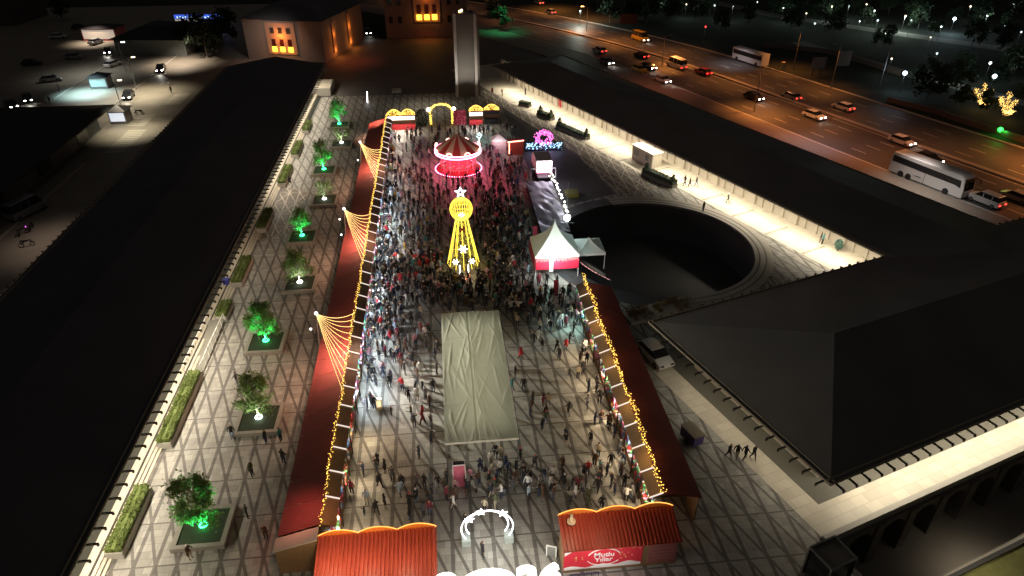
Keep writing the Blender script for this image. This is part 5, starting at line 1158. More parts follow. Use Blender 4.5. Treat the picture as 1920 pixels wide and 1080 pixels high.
# dark street hall with shop row on the left
t = thing('street_hall', 'dark flat hall at the left edge above the parked van', 'hall', (-62, 100, 0)); mb = MB(); mb.slab([(-29, -38), (2.3, -38), (2.3, 31), (-29, 31)], 3.85, 4.1); mb.build('roof', mat('near black roof', (.02, .02, .022), .7), t); mb = MB(); mb.box(-26, -.5, -36, 29, .012, 3.85); mb.build('wall', mat('grey shop wall', (.2, .22, .22)), t)
for y in (-6, 8, 22): mb = MB(); mb.box(-.498, -.4, y-2, y+2, .4, 2.6); mb.build('shop_window', mat('shop window', (.06, .07, .07), .2), t)
t = thing('far_hall', 'long dark hall roof in the upper left behind the cars', 'hall', (-72, 196, 0), R(-8)); mb = MB(); mb.add([(-9, -10, 4), (11, -10, 4), (11, 14, 4), (-9, 14, 4), (-4, 0, 5.6), (6, 0, 5.6)], [(0, 1, 5, 4), (1, 2, 5), (2, 3, 4, 5), (3, 0, 4)]); mb.build('roof', mat('near black roof', (1, 1, 1)), t); mb = MB(); mb.box(-8, 10, -9, 13, .012, 4); mb.build('wall', mat('grey shop wall', (1, 1, 1)), t)
def kiosk(label, c, w_, d, h, wm, rm, rz=0, extra=None):
    t = thing('kiosk', label, 'kiosk', (c[0], c[1], 0), rz); mb = MB(); mb.box(-w_, w_, -d, d, .012, h); mb.build('wall', wm, t); mb = MB(); mb.add([(-w_-.4, -d-.4, h), (w_+.4, -d-.4, h), (w_+.4, d+.4, h), (-w_-.4, d+.4, h), (0, 0, h+.8)], [(0, 1, 4), (1, 2, 4), (2, 3, 4), (3, 0, 4), (3, 2, 1, 0)]); mb.build('roof', rm, t)
    if extra: mb = MB(); mb.box(-w_+.2, w_-.2, -d-.05, -d-.002, .5, h-.3); mb.build('shop_front', extra, t)
    return t
kiosk('small kiosk with bright teal glow and dark roof on the side street', (-73.5, 158.5), 1.8, 1.5, 2.5, GREYM, DARKM, 0, emis('teal shop glow', (.6, .9, .9), .45))
kiosk('red and white lit kiosk in the upper left', (-92, 209), 4.5, 3, 3.2, mat('red kiosk', (.4, .08, .08)), DARKM, R(-5), emis('cream shop glow', (1, .85, .7), .35))
kiosk('small cluster kiosk with white glow at the end of the dark street hall', (-60.5, 133.8), 1.5, 1.5, 2.4, GREYM, GREYM, 0, emis('white shop glow', (.85, .9, 1), .8))
t = thing('blue_sign', 'long blue glowing shop sign over cream windows in the upper left', 'sign', (-68, 216.5, 0), R(-3)); mb = MB(); mb.box(-7, 7, -.2, .2, 3.4, 4.5); mb.build('panel', emis('blue panel', (.04, .10, .6), 1.2), t); mb = MB(); mb.box(-7, -1, 0, 3, .012, 3.39); mb.build('shop', emis('cream shop glow', (1, 1, 1), 1), t); mb = MB(); q = random.Random(3)
for k in range(16): mb.box(-6.3+k*.78, -6.3+k*.78+q.uniform(.25, .55), -.24, -.201, 3.6, 3.6+q.uniform(.3, .6))
mb.build('lettering', emis('pale blue letters', (.5, .7, 1), 2), t)
for (x, y, z, e, c, s) in ((-75, 154, 7, 2600, (.6, .95, 1), 100), (-62, 152, 9, 2300, (1, .86, .6), 110), (-56.5, 128, 8, 1300, (1, .88, .62), 100), (-63, 178, 9, 2600, (1, .82, .62), 110), (-93, 204, 7, 1500, (1, .8, .6), 110), (-70, 150, 8, 900, (.9, .95, .9), 110), (-51, 84, 8, 260, (1, .75, .6), 110), (-68, 211, 6, 1100, (1, .85, .6), 110), (-51, 66, 6, 260, (1, .8, .6), 100)):
    light('street_light_and_fill', 'SPOT', (x, y, z), e*3.6, c, spot=R(s), blend=.9, rad=.15)
for i, (x, y, z) in enumerate(((-73.0, 171, 6.5), (-65.5, 156, 6.5), (-61.5, 137.5, 6.5))):
    t = thing('street_lamp', ['street lamp at the far bend of the side street', 'street lamp above the cream lit street patch', 'street lamp near the clustered kiosk'][i], 'street lamp', (x, y, 0)); mb = MB(); mb.tube([(0, 0, 0), (0, 0, z), (.9, 0, z+.3)], .07, 6); mb.build('post', GREYM, t); mb = MB(); mb.box(.8, 1.5, -.12, .12, z+.2, z+.33); mb.build('head', WARME if i else COLDE, t)
light('street_light_and_fill', 'SPOT', (-64, 140, 11), 4200, (1, .85, .62), spot=R(125), blend=1); light('street_light_and_fill', 'SPOT', (-80, 170, 11), 3500, (.9, .9, .8), spot=R(125), blend=1)  # added wide fills that brighten the side street
t = thing('apartment_block', 'unlit dark apartment block in the top corner behind the side street', 'building', (-150, 232, 0), R(-6)); mb = MB(); mb.box(-28, 24, 0, 18, 0, 17); mb.build('wall', mat('grey brown render', (.10, .085, .08), .9), t)
for fl in range(4):
    for k in range(9): mb = MB(); mb.box(-25+k*5.4, -22.6+k*5.4, -.06, -.002, 2+fl*4, 3.8+fl*4); mb.build('window', GLASSD if (k+fl*3) % 11 else emis('weak window', (1, .8, .55), .12), t)
# ------------------------------------------------------------------ vehicles
def car(label, loc, rz, paint, cat='car', kind='car', lights=(1, 1), nm='parked_car', group=None, plight=True):
    t = thing(nm, label, cat, (loc[0], loc[1], loc[2] if len(loc) > 2 else .012), rz, group)
    if kind == 'car': L_, W_, belt, top, cab = 4.4, 1.78, .92, 1.45, ((-1.9, .95), (-1.35, 1.45), (.45, 1.47), (1.25, .98))
    elif kind == 'suv': L_, W_, belt, top, cab = 4.8, 1.9, 1.1, 1.8, ((-2.25, 1.1), (-2.0, 1.78), (.6, 1.8), (1.35, 1.12))
    else: L_, W_, belt, top, cab = 5.6, 2.0, 1.25, 2.45, ((-2.7, 1.25), (-2.6, 2.4), (1.5, 2.45), (2.25, 1.3))
    h = L_/2; w_ = W_/2
    prof = [(-h, .35), (-h-.02, .62), (-h+.08, belt-.04), (cab[0][0], belt), (cab[3][0], belt+.03), (h-.15, belt-.22), (h, .62), (h-.04, .32)]
    mb = MB(); n = len(prof); vs = []
    for y, s in ((-w_, .0), (-w_+.12, .0), (w_-.12, .0), (w_, .0)):
        e = 1 if abs(y) < w_-.01 else 0
        for x, z in prof: vs.append((x*(1 if e else .985), y, z+(.04 if e and z > .6 else 0)))
    fs = [tuple(range(n))[::-1], tuple(range(3*n, 4*n))]+[(k*n+i, k*n+(i+1) % n, (k+1)*n+(i+1) % n, (k+1)*n+i) for k in range(3) for i in range(n)]
    mb.add(vs, fs); mb.build('body', paint, t, smooth=False)
    a, b, c, d = cab; ti = .16
    mb = MB(); mb.add([(a[0], -w_+.06, belt+.03), (d[0], -w_+.06, belt+.05), (d[0], w_-.06, belt+.05), (a[0], w_-.06, belt+.03), (b[0], -w_+ti, b[1]), (c[0], -w_+ti, c[1]), (c[0], w_-ti, c[1]), (b[0], w_-ti, b[1])], [(0, 1, 5, 4), (1, 2, 6, 5), (2, 3, 7, 6), (3, 0, 4, 7)]); mb.build('window', GLASSD, t)
    mb = MB(); mb.add([(b[0]-.03, -w_+ti-.02, b[1]), (c[0]+.05, -w_+ti-.02, c[1]), (c[0]+.05, w_-ti+.02, c[1]), (b[0]-.03, w_-ti+.02, b[1]), (b[0]+.08, -w_+ti+.08, b[1]+.05), (c[0]-.1, -w_+ti+.08, c[1]+.05), (c[0]-.1, w_-ti-.08, c[1]+.05), (b[0]+.08, w_-ti-.08, b[1]+.05)], [(4, 5, 6, 7), (0, 1, 5, 4), (1, 2, 6, 5), (2, 3, 7, 6), (3, 0, 4, 7)]); mb.build('roof', paint, t)
    if kind != 'car':
        mb = MB()
        for x in (-1.2, .1): [mb.box(x-.05, x+.05, s*(w_-.06)-.03, s*(w_-.06)+.01, belt+.02, top-.1) for s in (-1, 1)]
        mb.build('pillar', paint, t)
    for x in (-h+.85, h-.85):
        for s in (-1, 1):
            mb = MB(); mb.tube([(x, s*(w_-.2), .33), (x, s*(w_+.01), .33)], .33, 14); wh = mb.build('wheel', TYRE, t); mb = MB(); mb.tube([(x, s*(w_+.012), .33), (x, s*(w_+.03), .33)], .2, 10); mb.build('rim', GREYM, wh)
    for s in (-1, 1):
        mb = MB(); mb.box(h-.06, h+.03, s*(w_-.32)-.17, s*(w_-.32)+.17, .6, .74); mb.build('headlight', HEADE if lights[0] else GLASSD, t)
        mb = MB(); mb.box(-h-.05, -h+.03, s*(w_-.28)-.17, s*(w_-.28)+.17, .66, .82); mb.build('taillight', TAILE if lights[1] else mat('red lens', (.3, .02, .02)), t)
    if lights[0]:
        for s in (-1, 1): pass
        dx, dy = math.cos(rz), math.sin(rz)
        light('headlight_beam', 'SPOT', (loc[0]+dx*(h+.1), loc[1]+dy*(h+.1), .8), 160, (1, .95, .85), rot=(R(80), 0, rz-R(90)), spot=R(60), blend=.8)
    return t
P_W = mat('white car paint', (.7, .7, .7), .3, .1, var=.03); P_S = mat('silver car paint', (.42, .43, .45), .3, .6, var=.03); P_K = mat('black car paint', (.03, .03, .035), .25, .2, var=.03); P_R = mat('red car paint', (.4, .03, .03), .3, .1, var=.03); P_Y = mat('yellow car paint', (.65, .42, .04), .35, .1, var=.03)
ra = math.atan2(RD.y, RD.x); rb = ra+math.pi
vh = [((1242, 152), ra, P_W, 'car', (1, 0), 'white car with lit headlights hugging the colonnade roof line'), ((1268, 125), rb, P_W, 'van', (0, 1), 'white minibus on the highway above the first white car'), ((1318, 137), rb, P_R, 'car', (0, 1), 'red car with glowing tail lights right of the white minibus'),
      ((1202, 106), rb, P_K, 'car', (0, 1), 'dark car with red tail lights between two far cars'), ((1216, 127), ra, P_K, 'car', (1, 0), 'dark car with headlights beside the yellow taxi'), ((1199, 132), ra, P_Y, 'car', (0, 0), 'yellow taxi close to the colonnade roof line'), ((1200, 74), ra, P_Y, 'van', (1, 0), 'bright yellow minibus on the far side of the highway'),
      ((1526, 219), ra, P_W, 'car', (1, 0), 'white car with headlights in the middle of the wet orange lanes'), ((1580, 203), rb, P_W, 'car', (0, 1), 'pale car with red tail lights beyond the median kerb'), ((1482, 183), rb, P_S, 'car', (0, 1), 'silver car with red tail lights beyond the median near lamp post'), ((1690, 267), ra, P_W, 'car', (1, 0), 'white car driving above the long white coach'),
      ((1740, 300), ra, P_K, 'car', (1, 1), 'black car passing directly above the coach roof'), ((1847, 378), rb, P_W, 'suv', (0, 1), 'white off roader with tail lights behind the coach'), ((1905, 372), rb, P_S, 'car', (0, 0), 'silver car cut by the photo edge'), ((1124, 96), rb, P_W, 'car', (0, 1), 'tiny pale car far up the highway'), ((1137, 118), ra, P_S, 'car', (1, 0), 'silver car with headlights beside the roof corner'),
      ((1010, 6), rb, P_W, 'car', (0, 1), 'most distant red lit car at the top edge'), ((1032, 24), rb, P_S, 'car', (0, 1), 'second most distant car near the top edge'), ((1413, 184), ra, P_K, 'car', (1, 0), 'dark car with two headlights under a lamp post')]
for (px, rz, pt_, kd, li, lb) in vh:
    g_ = G(px[0], px[1], .3); car(lb, (g_.x, g_.y, .012), rz, pt_, 'van' if kd == 'van' else 'car', kd, li, 'highway_van' if kd == 'van' else 'highway_car', 'vehicles on the highway')
lv = [((302, 131), R(-80), P_K, 'dark car facing us beside the dark roofed hall'), ((257, 68), R(-85), P_K, 'dark car with headlights below the blue sign'), ((203, 98), R(-75), P_K, 'dark car with headlights left of the kiosk lamp'), ((300, 46), R(-80), P_K, 'dark car with headlights at the blue sign end'), ((52, 187), R(-60), P_K, 'dark car with headlights at the edge of teal light'), ((140, 108), R(5), P_S, 'grey unlit car on the dark street side'), ((22, 199), R(-50), P_K, 'dark car peeping above the street hall roof'), ((241, 181), R(-80), P_K, 'dark car with headlights behind the clustered kiosk'), ((690, 62), R(-80), P_K, 'dark car between the two stone buildings')]
for i, (px, rz, pt_, lb) in enumerate(lv):
    g_ = G(px[0], px[1], .3); car(lb, (g_.x, g_.y, .012), rz, pt_, 'car', 'car', (0 if 'unlit' in lb else 1, 0), 'street_car', 'cars on the side street')
for i, (x, y, a_) in enumerate(((262, 96, 80), (212, 122, 70), (96, 150, 20), (60, 120, 10), (330, 52, 85), (180, 80, 75), (150, 52, 15), (110, 70, 10))):
    g_ = G(x, y, .3); car(['dark car parked right of the kiosk lamp', 'pale car parked beside the cream lit street patch', 'silver car in the dim upper left street', 'dark car alone in the darkest part of the upper left street', 'car parked below the blue sign end', 'car parked under the red and white kiosk', 'small dark car near the apartment block corner', 'dim silver car in front of the apartment block'][i], (g_.x, g_.y, .012), R(a_), (P_K, P_W, P_S)[i % 3], 'car', 'car', (0, 0), 'street_car', 'cars on the side street')
g_ = G(52, 402); car('grey van parked at the lower left beside dark motorbikes', (g_.x, g_.y, .012), R(68), P_S, 'van', 'van', (0, 0), 'parked_van')
g_ = G(1226, 672); car('white car half hidden under the corner hall eave', (g_.x+.0, g_.y, .012), R(-72), P_W, 'car', 'car', (0, 0), 'parked_car')
for i, (x, y) in enumerate(((52, 462), (44, 440), (60, 430), (236, 222), (262, 215))):
    g_ = G(x, y); t = thing('motorbike', ['dark motorbike lowest of those beside the grey van', 'dark motorbike with violet lamp by the grey van', 'dark motorbike closest to the grey van bonnet', 'motorbike below the clustered kiosk', 'second motorbike right of the clustered kiosk'][i], 'motorbike', (g_.x, g_.y, .012), R(20+40*i), 'parked motorbikes')
    for xx in (-.62, .62): mb = MB(); mb.tube([(xx+.28*math.cos(a), 0, .3+.28*math.sin(a)) for a in (2*math.pi*j/14 for j in range(14))], .055, 6, closed=True); mb.build('wheel', TYRE, t)
    mb = MB(); mb.tube([(-.6, 0, .35), (-.2, 0, .75), (.3, 0, .8), (.5, 0, .95), (.62, 0, .35)], .09, 6); mb.tube([(-.65, 0, .82), (.1, 0, .82)], .12, 6); mb.build('frame', P_K, t); mb = MB(); mb.tube([(.42, -.33, 1.02), (.5, 0, .98), (.42, .33, 1.02)], .025, 5); mb.build('handlebar', GREYM, t); mb = MB(); mb.sph((.6, 0, .88), .08); mb.build('headlight', emis('violet lamp', (.9, .1, .9), 5) if i == 1 else PANEL, t)
# coach
bp = G(1738, 350, 0); t = thing('coach', 'long white coach with black window band on the near lane', 'coach', (bp.x+.6, bp.y+.8, .012), ra)
L2, W2_ = 6.1, 1.27
mb = MB(); pr = [(-L2, .35), (-L2-.03, 2.6), (-L2+.25, 3.45), (L2-.9, 3.5), (L2-.3, 3.1), (L2, 1.3), (L2-.05, .35)]
vs = []; n = len(pr)
for y, k_ in ((-W2_, .0), (-W2_+.15, .08), (W2_-.15, .08), (W2_, 0)):
    for x, z in pr: vs.append((x, y, z+(k_ if z > 3 else 0)))
mb.add(vs, [tuple(range(n))[::-1], tuple(range(3*n, 4*n))]+[(k*n+i, k*n+(i+1) % n, (k+1)*n+(i+1) % n, (k+1)*n+i) for k in range(3) for i in range(n)]); mb.build('body', P_W, t)
for s in (-1, 1):
    mb = MB(); y = s*(W2_+.006); mb.prism([(-L2+.25, y-.004*s, 2.05), (L2-1.4, y-.004*s, 1.95), (L2-.55, y-.004*s, 1.75), (L2-.75, y-.004*s, 2.85), (-L2+.3, y-.004*s, 3.0)], 0, 0, (0, .02*s, 0)); mb.build('window', GLASSD, t)
mb = MB(); mb.add([(L2-.02+.02, -1.1, 1.35), (L2+.0, 1.1, 1.35), (L2-.26, 1.1, 3.05), (L2-.26, -1.1, 3.05)], [(0, 1, 2, 3)]); mb.build('windscreen', GLASSD, t)
for x in (-3.9, -2.6, 3.6):
    for s in (-1, 1): mb = MB(); mb.tube([(x, s*(W2_-.3), .52), (x, s*(W2_+.01), .52)], .5, 16); mb.build('wheel', TYRE, t)
for s in (-1, 1): mb = MB(); mb.tube([(L2-.2, s*1.2, 3.0), (L2+.4, s*1.5, 2.9), (L2+.45, s*1.5, 2.3)], .06, 5); mb.build('mirror', DARKM, t)
mb = MB(); mb.box(-1.6, -.6, -W2_-.012, -W2_-.002, 1.0, 1.12); mb.box(-.1, -.04, -W2_-.012, -W2_-.002, .4, 2.0); mb.build('side_trim', DARKM, t)
light('road_light_and_fill', 'SPOT', (bp.x-4, bp.y-6, 8), 2600, (1, .92, .85), spot=R(120), blend=1, rad=.3)  # added spot without a post that brightens the coach
# second coach far side, parked (grey white) with canopy
g_ = G(1405, 118); t = thing('parked_bus', 'pale bus parked on the far kerb of the highway', 'bus', (g_.x, g_.y, .012), rb); mb = MB(); mb.box(-5, 5, -1.2, 1.2, .35, 3.0); mb.build('body', P_W, t); mb = MB(); mb.box(-4.8, 4.8, 1.201, 1.23, 1.6, 2.6); mb.build('window', GLASSD, t); mb = MB(); mb.box(-4.8, 4.8, -1.23, -1.201, 1.6, 2.6); mb.build('window', GLASSD, t)
for x in (-3.3, 3.3):
    for s in (-1, 1): mb = MB(); mb.tube([(x, s*1.0, .5), (x, s*1.22, .5)], .48, 12); mb.build('wheel', TYRE, t)
light('bus_stop_light', 'SPOT', (g_.x-5, g_.y-1, 8), 1500, (.9, .9, 1), spot=R(100), blend=1)
light('path_fill', 'SPOT', (39.5, 28.5, -1.2), 420, (1, .85, .65), spot=R(140), blend=1)  # added spot that brightens the lower path
# ------------------------------------------------------------------ highway lamps
def lamp_post(label, b, h, m, arm=(1.6, 0), e=0, c=(1, .45, .12), spot=115):
    t = thing('street_lamp', label, 'street lamp', (b[0], b[1], 0), 0, 'highway lamp posts'); mb = MB(); mb.tube([(0, 0, 0), (0, 0, h), (arm[0]*.5, arm[1]*.5, h+.3), (arm[0], arm[1], h+.35)], [.11, .07, .05, .05], 7); mb.build('post', GREYM, t)
    mb = MB(); mb.box(arm[0]-.4, arm[0]+.4, arm[1]-.18, arm[1]+.18, h+.22, h+.36); mb.build('head', m, t)
    if e: light('road_light_and_fill', 'SPOT', (b[0]+arm[0], b[1]+arm[1], h+.1), e*1.7, c, spot=R(spot), blend=.9, rad=.2)
OC = (1, .33, .07)
lamp_post('lit orange lamp post near the top beyond the tower', (43.2, 204.5), 6.5, ORANGEE, (-1.6, 0), 4200, OC)
lamp_post('slim lamp post behind the yellow minibus', (53.3, 163), 7, GREYM, (1.4, 0), 3500, OC)
lamp_post('tall lamp post rising from the kerb near the colonnade roof', (61.3, 127), 8, GREYM, (1.4, .2), 4200, OC)
lamp_post('lamp post beyond the far kerb left of the billboards', (83.5, 157), 9, GREYM, (-1.4, 0), 2200, OC)
lamp_post('lamp post beyond the far kerb beside the billboards', (84.5, 141), 9, GREYM, (-1.4, 0), 1800, OC)
lamp_post('lamp post beside the footbridge wall', (95, 140), 12, GREYM, (-1.4, 0), 0, OC)
for x, y, e in ((38, 238, 8000), (46, 222, 6000), (66, 150, 2500), (66, 118, 2600), (72, 100, 1500), (97, 96, 7500), (86, 82, 1600), (48, 190, 4500), (60, 176, 2200)):
    light('road_light_and_fill', 'SPOT', (x, y, 10), e*1.35, OC, spot=R(120), blend=1, rad=.3)
light('road_light_and_fill', 'SPOT', (70, 90, 8), 1800, (1, .85, .75), spot=R(100), blend=1)  # another added spot over the coach
for t_ in range(-170, 75, 20): p_ = RWc(t_, 2 if t_ % 40 else -9); light('road_light_and_fill', 'SPOT', (p_[0], p_[1], 11), 2400, (1, .34, .12), spot=R(140), blend=1, rad=.3)  # added low fills that even out the reddish road
for p_, e_ in (((1500, 120), 3000), ((1620, 150), 2500), ((1250, 60), 2000)): g_ = G(*p_, 12); light('road_light_and_fill', 'SPOT', g_, e_, (1, .3, .16), spot=R(140), blend=1, rad=.3)  # added weak reddish fills beyond the road, no lamps there
light('road_light_and_fill', 'SPOT', (64, 108, 9), 1500, (.75, .8, 1), spot=R(110), blend=1)
# roadside things beyond the highway
def blk(name, label, cat, px, w_, d, h, m, rz=ra, z0=0):
    g_ = G(*px); t = thing(name, label, cat, (g_.x, g_.y, 0), rz); mb = MB(); mb.box(-w_, w_, -d, d, z0, h); mb.build('panel' if z0 else 'wall', m, t)
    if z0: mb = MB(); [mb.box(x-.08, x+.08, -.08, .08, 0, z0) for x in (-w_*.6, w_*.6)]; mb.build('post', DARKM, t)
    return t
rose = mat('dim rose panel', (.22, .17, .16), .7)
blk('billboard', 'blank dim billboard beside the highway, lower of two', 'billboard', (1530, 142), 1.7, .12, 4.2, rose, R(5), 1.6)
blk('billboard', 'blank dim billboard beside the highway, upper of two', 'billboard', (1577, 133), 1.7, .12, 4.6, rose, R(5), 1.2)
blk('billboard', 'dim reddish board above the yellow minibus', 'billboard', (1178, 50), 2.6, .12, 3.6, mat('dim red panel', (.25, .08, .05), .7), R(-10), .8)
blk('roadside_box', 'small yellowish cabinet at the far kerb', 'cabinet', (1467, 131), .5, .4, 1.8, mat('yellowish cabinet', (.45, .38, .2), .6), R(10))
t = thing('boundary_wall', 'long low pinkish wall beyond the far side of the highway', 'wall'); mb = MB(); wp = [G(*p) for p in ((1430, 88), (1560, 100), (1690, 143))]
for a, b in zip(wp, wp[1:]): d = (b-a).normalized(); nn = Vector((d.y, -d.x, 0))*.3; mb.add([a, b, b+nn, a+nn]+[p+Vector((0, 0, 1.1)) for p in (a, b, b+nn, a+nn)], [(3, 2, 1, 0), (4, 5, 6, 7), (0, 1, 5, 4), (1, 2, 6, 5), (2, 3, 7, 6), (3, 0, 4, 7)])
mb.build('wall', mat('pinkish wall', (.22, .15, .13), .8), t)
t = thing('boundary_wall', 'pale kerbside wall along the right end of the highway', 'wall'); mb = MB(); wp = [G(*p) for p in ((1665, 190), (1765, 215), (1780, 222), (1925, 268))]
for a, b in zip(wp, wp[1:]): d = (b-a).normalized(); nn = Vector((d.y, -d.x, 0))*.6; mb.add([a, b, b+nn, a+nn]+[p+Vector((0, 0, 1.0)) for p in (a, b, b+nn, a+nn)], [(3, 2, 1, 0), (4, 5, 6, 7), (0, 1, 5, 4), (1, 2, 6, 5), (2, 3, 7, 6), (3, 0, 4, 7)])
mb.build('wall', mat('pinkish wall', (1, 1, 1)), t)
# park: lamps with pools of light, dark trees
pk = [(1420, 4, 200, 0), (1512, 25, 200, 0), (1528, 44, 120, 0), (1612, 40, 150, 0), (1625, 8, 200, 0), (1735, 15, 200, 0), (1765, 50, 120, 0), (1820, 12, 200, 0), (1885, 48, 150, 0), (1900, 8, 200, 0), (1180, 6, 200, 0), (1240, 3, 200, 0), (1660, 62, 100, 0), (1745, 70, 150, 0), (1915, 60, 100, 0)]+[(1088, 20, 1400, 1), (1287, 8, 500, 0), (1340, 10, 300, 0), (1469, 15, 500, 0), (1560, 12, 500, 0), (1592, 11, 700, 0), (1640, 20, 700, 0), (1698, 30, 900, 0), (1790, 35, 900, 2), (1851, 30, 500, 0), (1697, 137, 700, 2), (1796, 119, 700, 0), (1857, 118, 400, 0), (1865, 143, 400, 2), (1757, 100, 250, 0), (1709, 38, 400, 0), (1672, 110, 300, 0), (1646, 38, 300, 0), (1323, 50, 60, 3), (1909, 115, 200, 0), (1375, 12, 400, 0)]
for i, (x, y, e, k) in enumerate(pk):
    g_ = G(x, y, 4.2); t = thing('park_lamp', f"{['greenish', 'pale', 'warm', 'cold', 'small', 'bright'][i % 6]} park lamp {['close to the top edge', 'above the dark hedge line', 'among the park trees', 'beside the park path'][i % 4]}{' right of the billboards' if x > 1600 else ''}", 'park lamp', (g_.x, g_.y, 0), 0, 'park lamps beyond the highway')
    mb = MB(); mb.tube([(0, 0, 0), (0, 0, 4)], .06, 6); mb.build('post', GREYM, t); mb = MB(); mb.sph((0, 0, 4.2), (.14+.14*((i*7) % 5)/4) if k != 2 else .42); mb.build('globe', TAILE if k == 3 else (emis('park globe', (.85, 1, .95), 4), emis('warm park globe', (1, .85, .6), 2.5), emis('weak park globe', (.8, .95, 1), 1.2))[i % 3] if k != 2 else emis('park blue globe', (.7, .85, 1), 9), t)
    light('park_light', 'POINT', (g_.x, g_.y, 3.7), e*(1.9 if e > 800 else .45), (.8, 1, .88) if k != 2 else (.65, .85, 1), rad=.3)
tm = []
for s in range(4):
    tr, cr = tree_mesh(200+s, 7.5, 3.2, 900, .42, 16)
    t = thing('park_tree', 'tree', 'tree', (0, 0, 0), 0, 'dark trees of the park'); tr.build('trunk', BARK, t); cr.build('crown', LEAFD, t); tm.append([t, 0])
q = random.Random(77); n_ = 0
spt = [(q.uniform(1120, 1910), q.uniform(4, 46)) for _ in range(34)]+[(940, 55), (925, 30), (1120, 12), (1180, 20), (1260, 35), (1330, 30), (1400, 22), (1450, 28), (1500, 20), (1540, 35), (1600, 25), (1620, 45), (1665, 28), (1720, 55), (1750, 70), (1730, 25), (1830, 55), (1880, 60), (1905, 30), (1650, 95), (1740, 150), (1770, 165), (1790, 175), (1720, 170), (1860, 170), (1890, 150), (1910, 200), (1850, 215), (1800, 205), (1875, 95), (1820, 90), (1560, 70), (1480, 60), (1350, 60), (1240, 12), (365, 100), (390, 110), (350, 95), (405, 98), (420, 88), (378, 88), (120, 40), (1800, 140), (1735, 195)]
for i, (x, y) in enumerate(spt):
    g_ = G(x, y); s_ = tm[i % 4]
    if s_[1] == 0: t = s_[0]; s_[1] = 1
    else: t = copy_tree(s_[0])
    t.location = (g_.x, g_.y, 0); t.rotation_euler.z = q.uniform(0, 6.28); k = q.uniform(.6, 1.0)*(1.3 if x < 500 else 1); t.scale = (k, k, k)
    if abs(x-932) < 12: t.scale = (.9, .9, .8)
    t['label'] = ['bare looking', 'broad', 'dense', 'ragged', 'low'][i % 5]+f" dark tree {['close to the top edge', 'below a park lamp', 'behind the low wall', 'beside the park path', 'in the unlit corner of the park', 'above the pinkish wall', 'standing between two lamp pools', 'at the dark lawn edge'][(i // 5) % 8]}"
    if i >= 40: t['label'] = t['label'].replace('dark tree', 'tall dark tree')
    if i < 34: t['label'] = ['thin', 'wide', 'round', 'gappy', 'short'][i % 5]+f" dark tree {['near the top edge', 'far beyond the highway', 'in the crowded row of park trees', 'behind the string of park lamps', 'against the darkest part of the park', 'over a pale park path', 'among tiny white lamps'][i // 5]}"
    if x < 500: t['label'] = ['dark tree nearest the long hall roof corner', 'dark bushy tree lowest over the side street', 'dark tree closest to the far hall roof', 'dark tree second from the stone building', 'dark tree beside the stone building', 'dark tree behind the others by the far hall', 'lone dark tree before the apartment block'][(i-69) % 7]; t['group'] = 'trees over the side street'
light('green_light', 'SPOT', (19.5, 207, 9), 2500, (.1, 1, .35), spot=R(110), blend=1); 
for p, lb in (((1835, 188), 'tree wound with warm fairy lights'), ((1880, 205), 'shrub wound with yellow fairy lights near the green lamp')):
    g_ = G(p[0], p[1]+20); t = thing('fairy_light_tree', lb, 'tree', (g_.x, g_.y, 0)); mb = MB(); q = random.Random(p[0]); mb.tube([(0, 0, 0), (.3, 0, 1.8), (-.5, 0, 4.0)], [.2, .15, .08], 6); tips = [(-2.2, 0, 4.4), (1.8, .5, 3.6), (-.6, 0, 5.2), (1.2, -.4, 1.6)]
    for tp in tips: mb.tube([(.1, 0, 1.6), ((tp[0])/2, 0, 2.6), tp], [.12, .08, .04], 5)
    mb.build('trunk', BARK, t); mb = MB()
    for tp in tips:
        for _ in range(150): u_ = q.random(); mb.ball((tp[0]*u_+q.gauss(0, .22), tp[1]*u_+q.gauss(0, .2), 1.4+(tp[2]-1.4)*u_+q.gauss(0, .22)), .045)
    mb.build('fairy_lights', emis('fairy bulb', (1, .6, .15), 6), t); light('fairy_glow', 'POINT', (g_.x, g_.y, 3), 120, (1, .6, .2), rad=1)
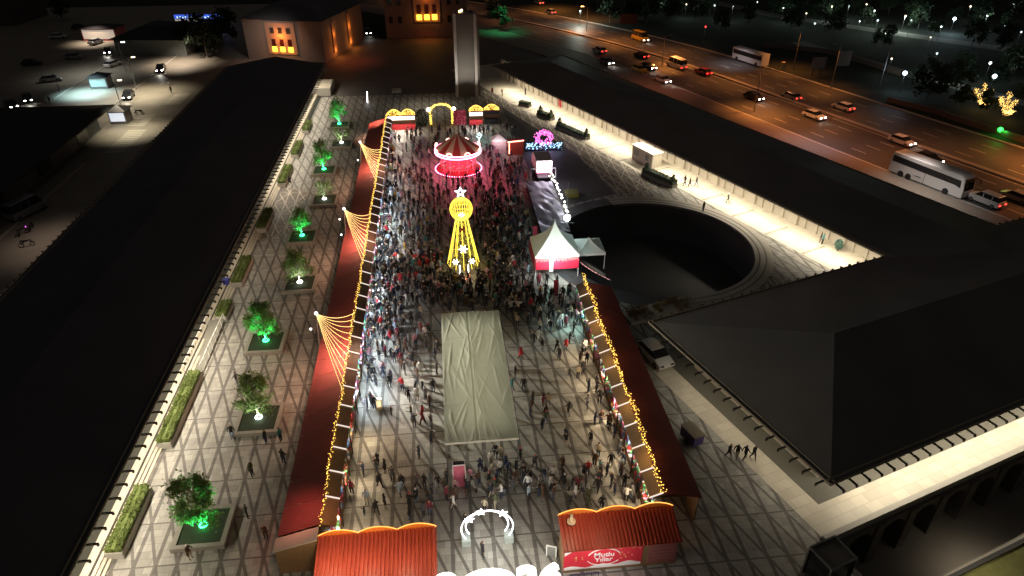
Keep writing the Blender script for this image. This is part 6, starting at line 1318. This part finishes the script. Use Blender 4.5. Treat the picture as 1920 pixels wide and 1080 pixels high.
g_ = G(1876, 243, 1.0); t = thing('green_lamp', 'small intense green lamp beside the fairy lit shrub', 'lamp', (g_.x, g_.y, 0)); mb = MB(); mb.tube([(0, 0, 0), (0, 0, .7)], .05, 6); mb.build('post', GREYM, t); mb = MB(); mb.sph((0, 0, 1.0), .42); mb.build('globe', emis('pure green', (.02, 1, .05), 9), t); light('green_glow', 'POINT', (g_.x, g_.y-1, 1.2), 60, (.05, 1, .1))
# dim things right of the golden row
t = thing('service_cart', 'small pale cart standing between dark stall roofs and corner hall', 'cart', (*G(1295, 828).xy, 0), R(20)); mb = MB(); mb.box(-.5, .5, -.9, .9, .3, 1.3); mb.build('body', mat('violet cart body', (.12, .10, .3), .6), t); mb = MB(); mb.box(-.55, .55, -.95, .95, 1.302, 1.4); mb.build('lid', mat('cart lid', (.3, .26, .2)), t)
for x in (-.5, .5): mb = MB(); mb.tube([(x-.05, 0, .25), (x+.05, 0, .25)], .25, 10); mb.build('wheel', TYRE, t)
t = thing('info_stand', 'red information stand under the far colonnade eave', 'stand', (*G(1054, 200).xy, .013)); mb = MB(); mb.box(-.55, .55, -.5, .5, 0, 1.9); mb.build('body', mat('bright red stand', (.6, .02, .03)), t)
g_ = G(1570, 470); t = bush('potted_shrub', 'round teal green potted shrub by the last colonnade piers', 'shrub', (g_.x, g_.y, .013), .55, 1.2, 500, mat('teal leaves', (.06, .16, .12), .6), .1)
g_ = G(1132, 470); t = thing('court_stair_wall', 'curved pale parapet curling down beside the sunken court', 'parapet', (0, 0, 0)); mb = MB()
mb.tube([(14.0+.0, 79.5, .3), (14.3, 76.5, .5), (15.0, 73.6, .6), (16.5, 70.5, .5), (18.3, 68.0, .2)][::1], .22, 6); mb.build('wall', CONCD, t)
t = thing('bank_railing', 'thin steel railing along the edge of the dark granite bank', 'railing', (0, 0, 0)); mb = MB(); a, b = Vector((12.2, 135.5, 0)), Vector((22.3, 108.2, 0)); mb.tube([a+Vector((0, 0, 1)), b+Vector((0, 0, 1))], .04, 5)
for k in range(15): p = a.lerp(b, k/14); mb.tube([p, p+Vector((0, 0, 1))], .03, 4)
mb.build('rails', GREYM, t)
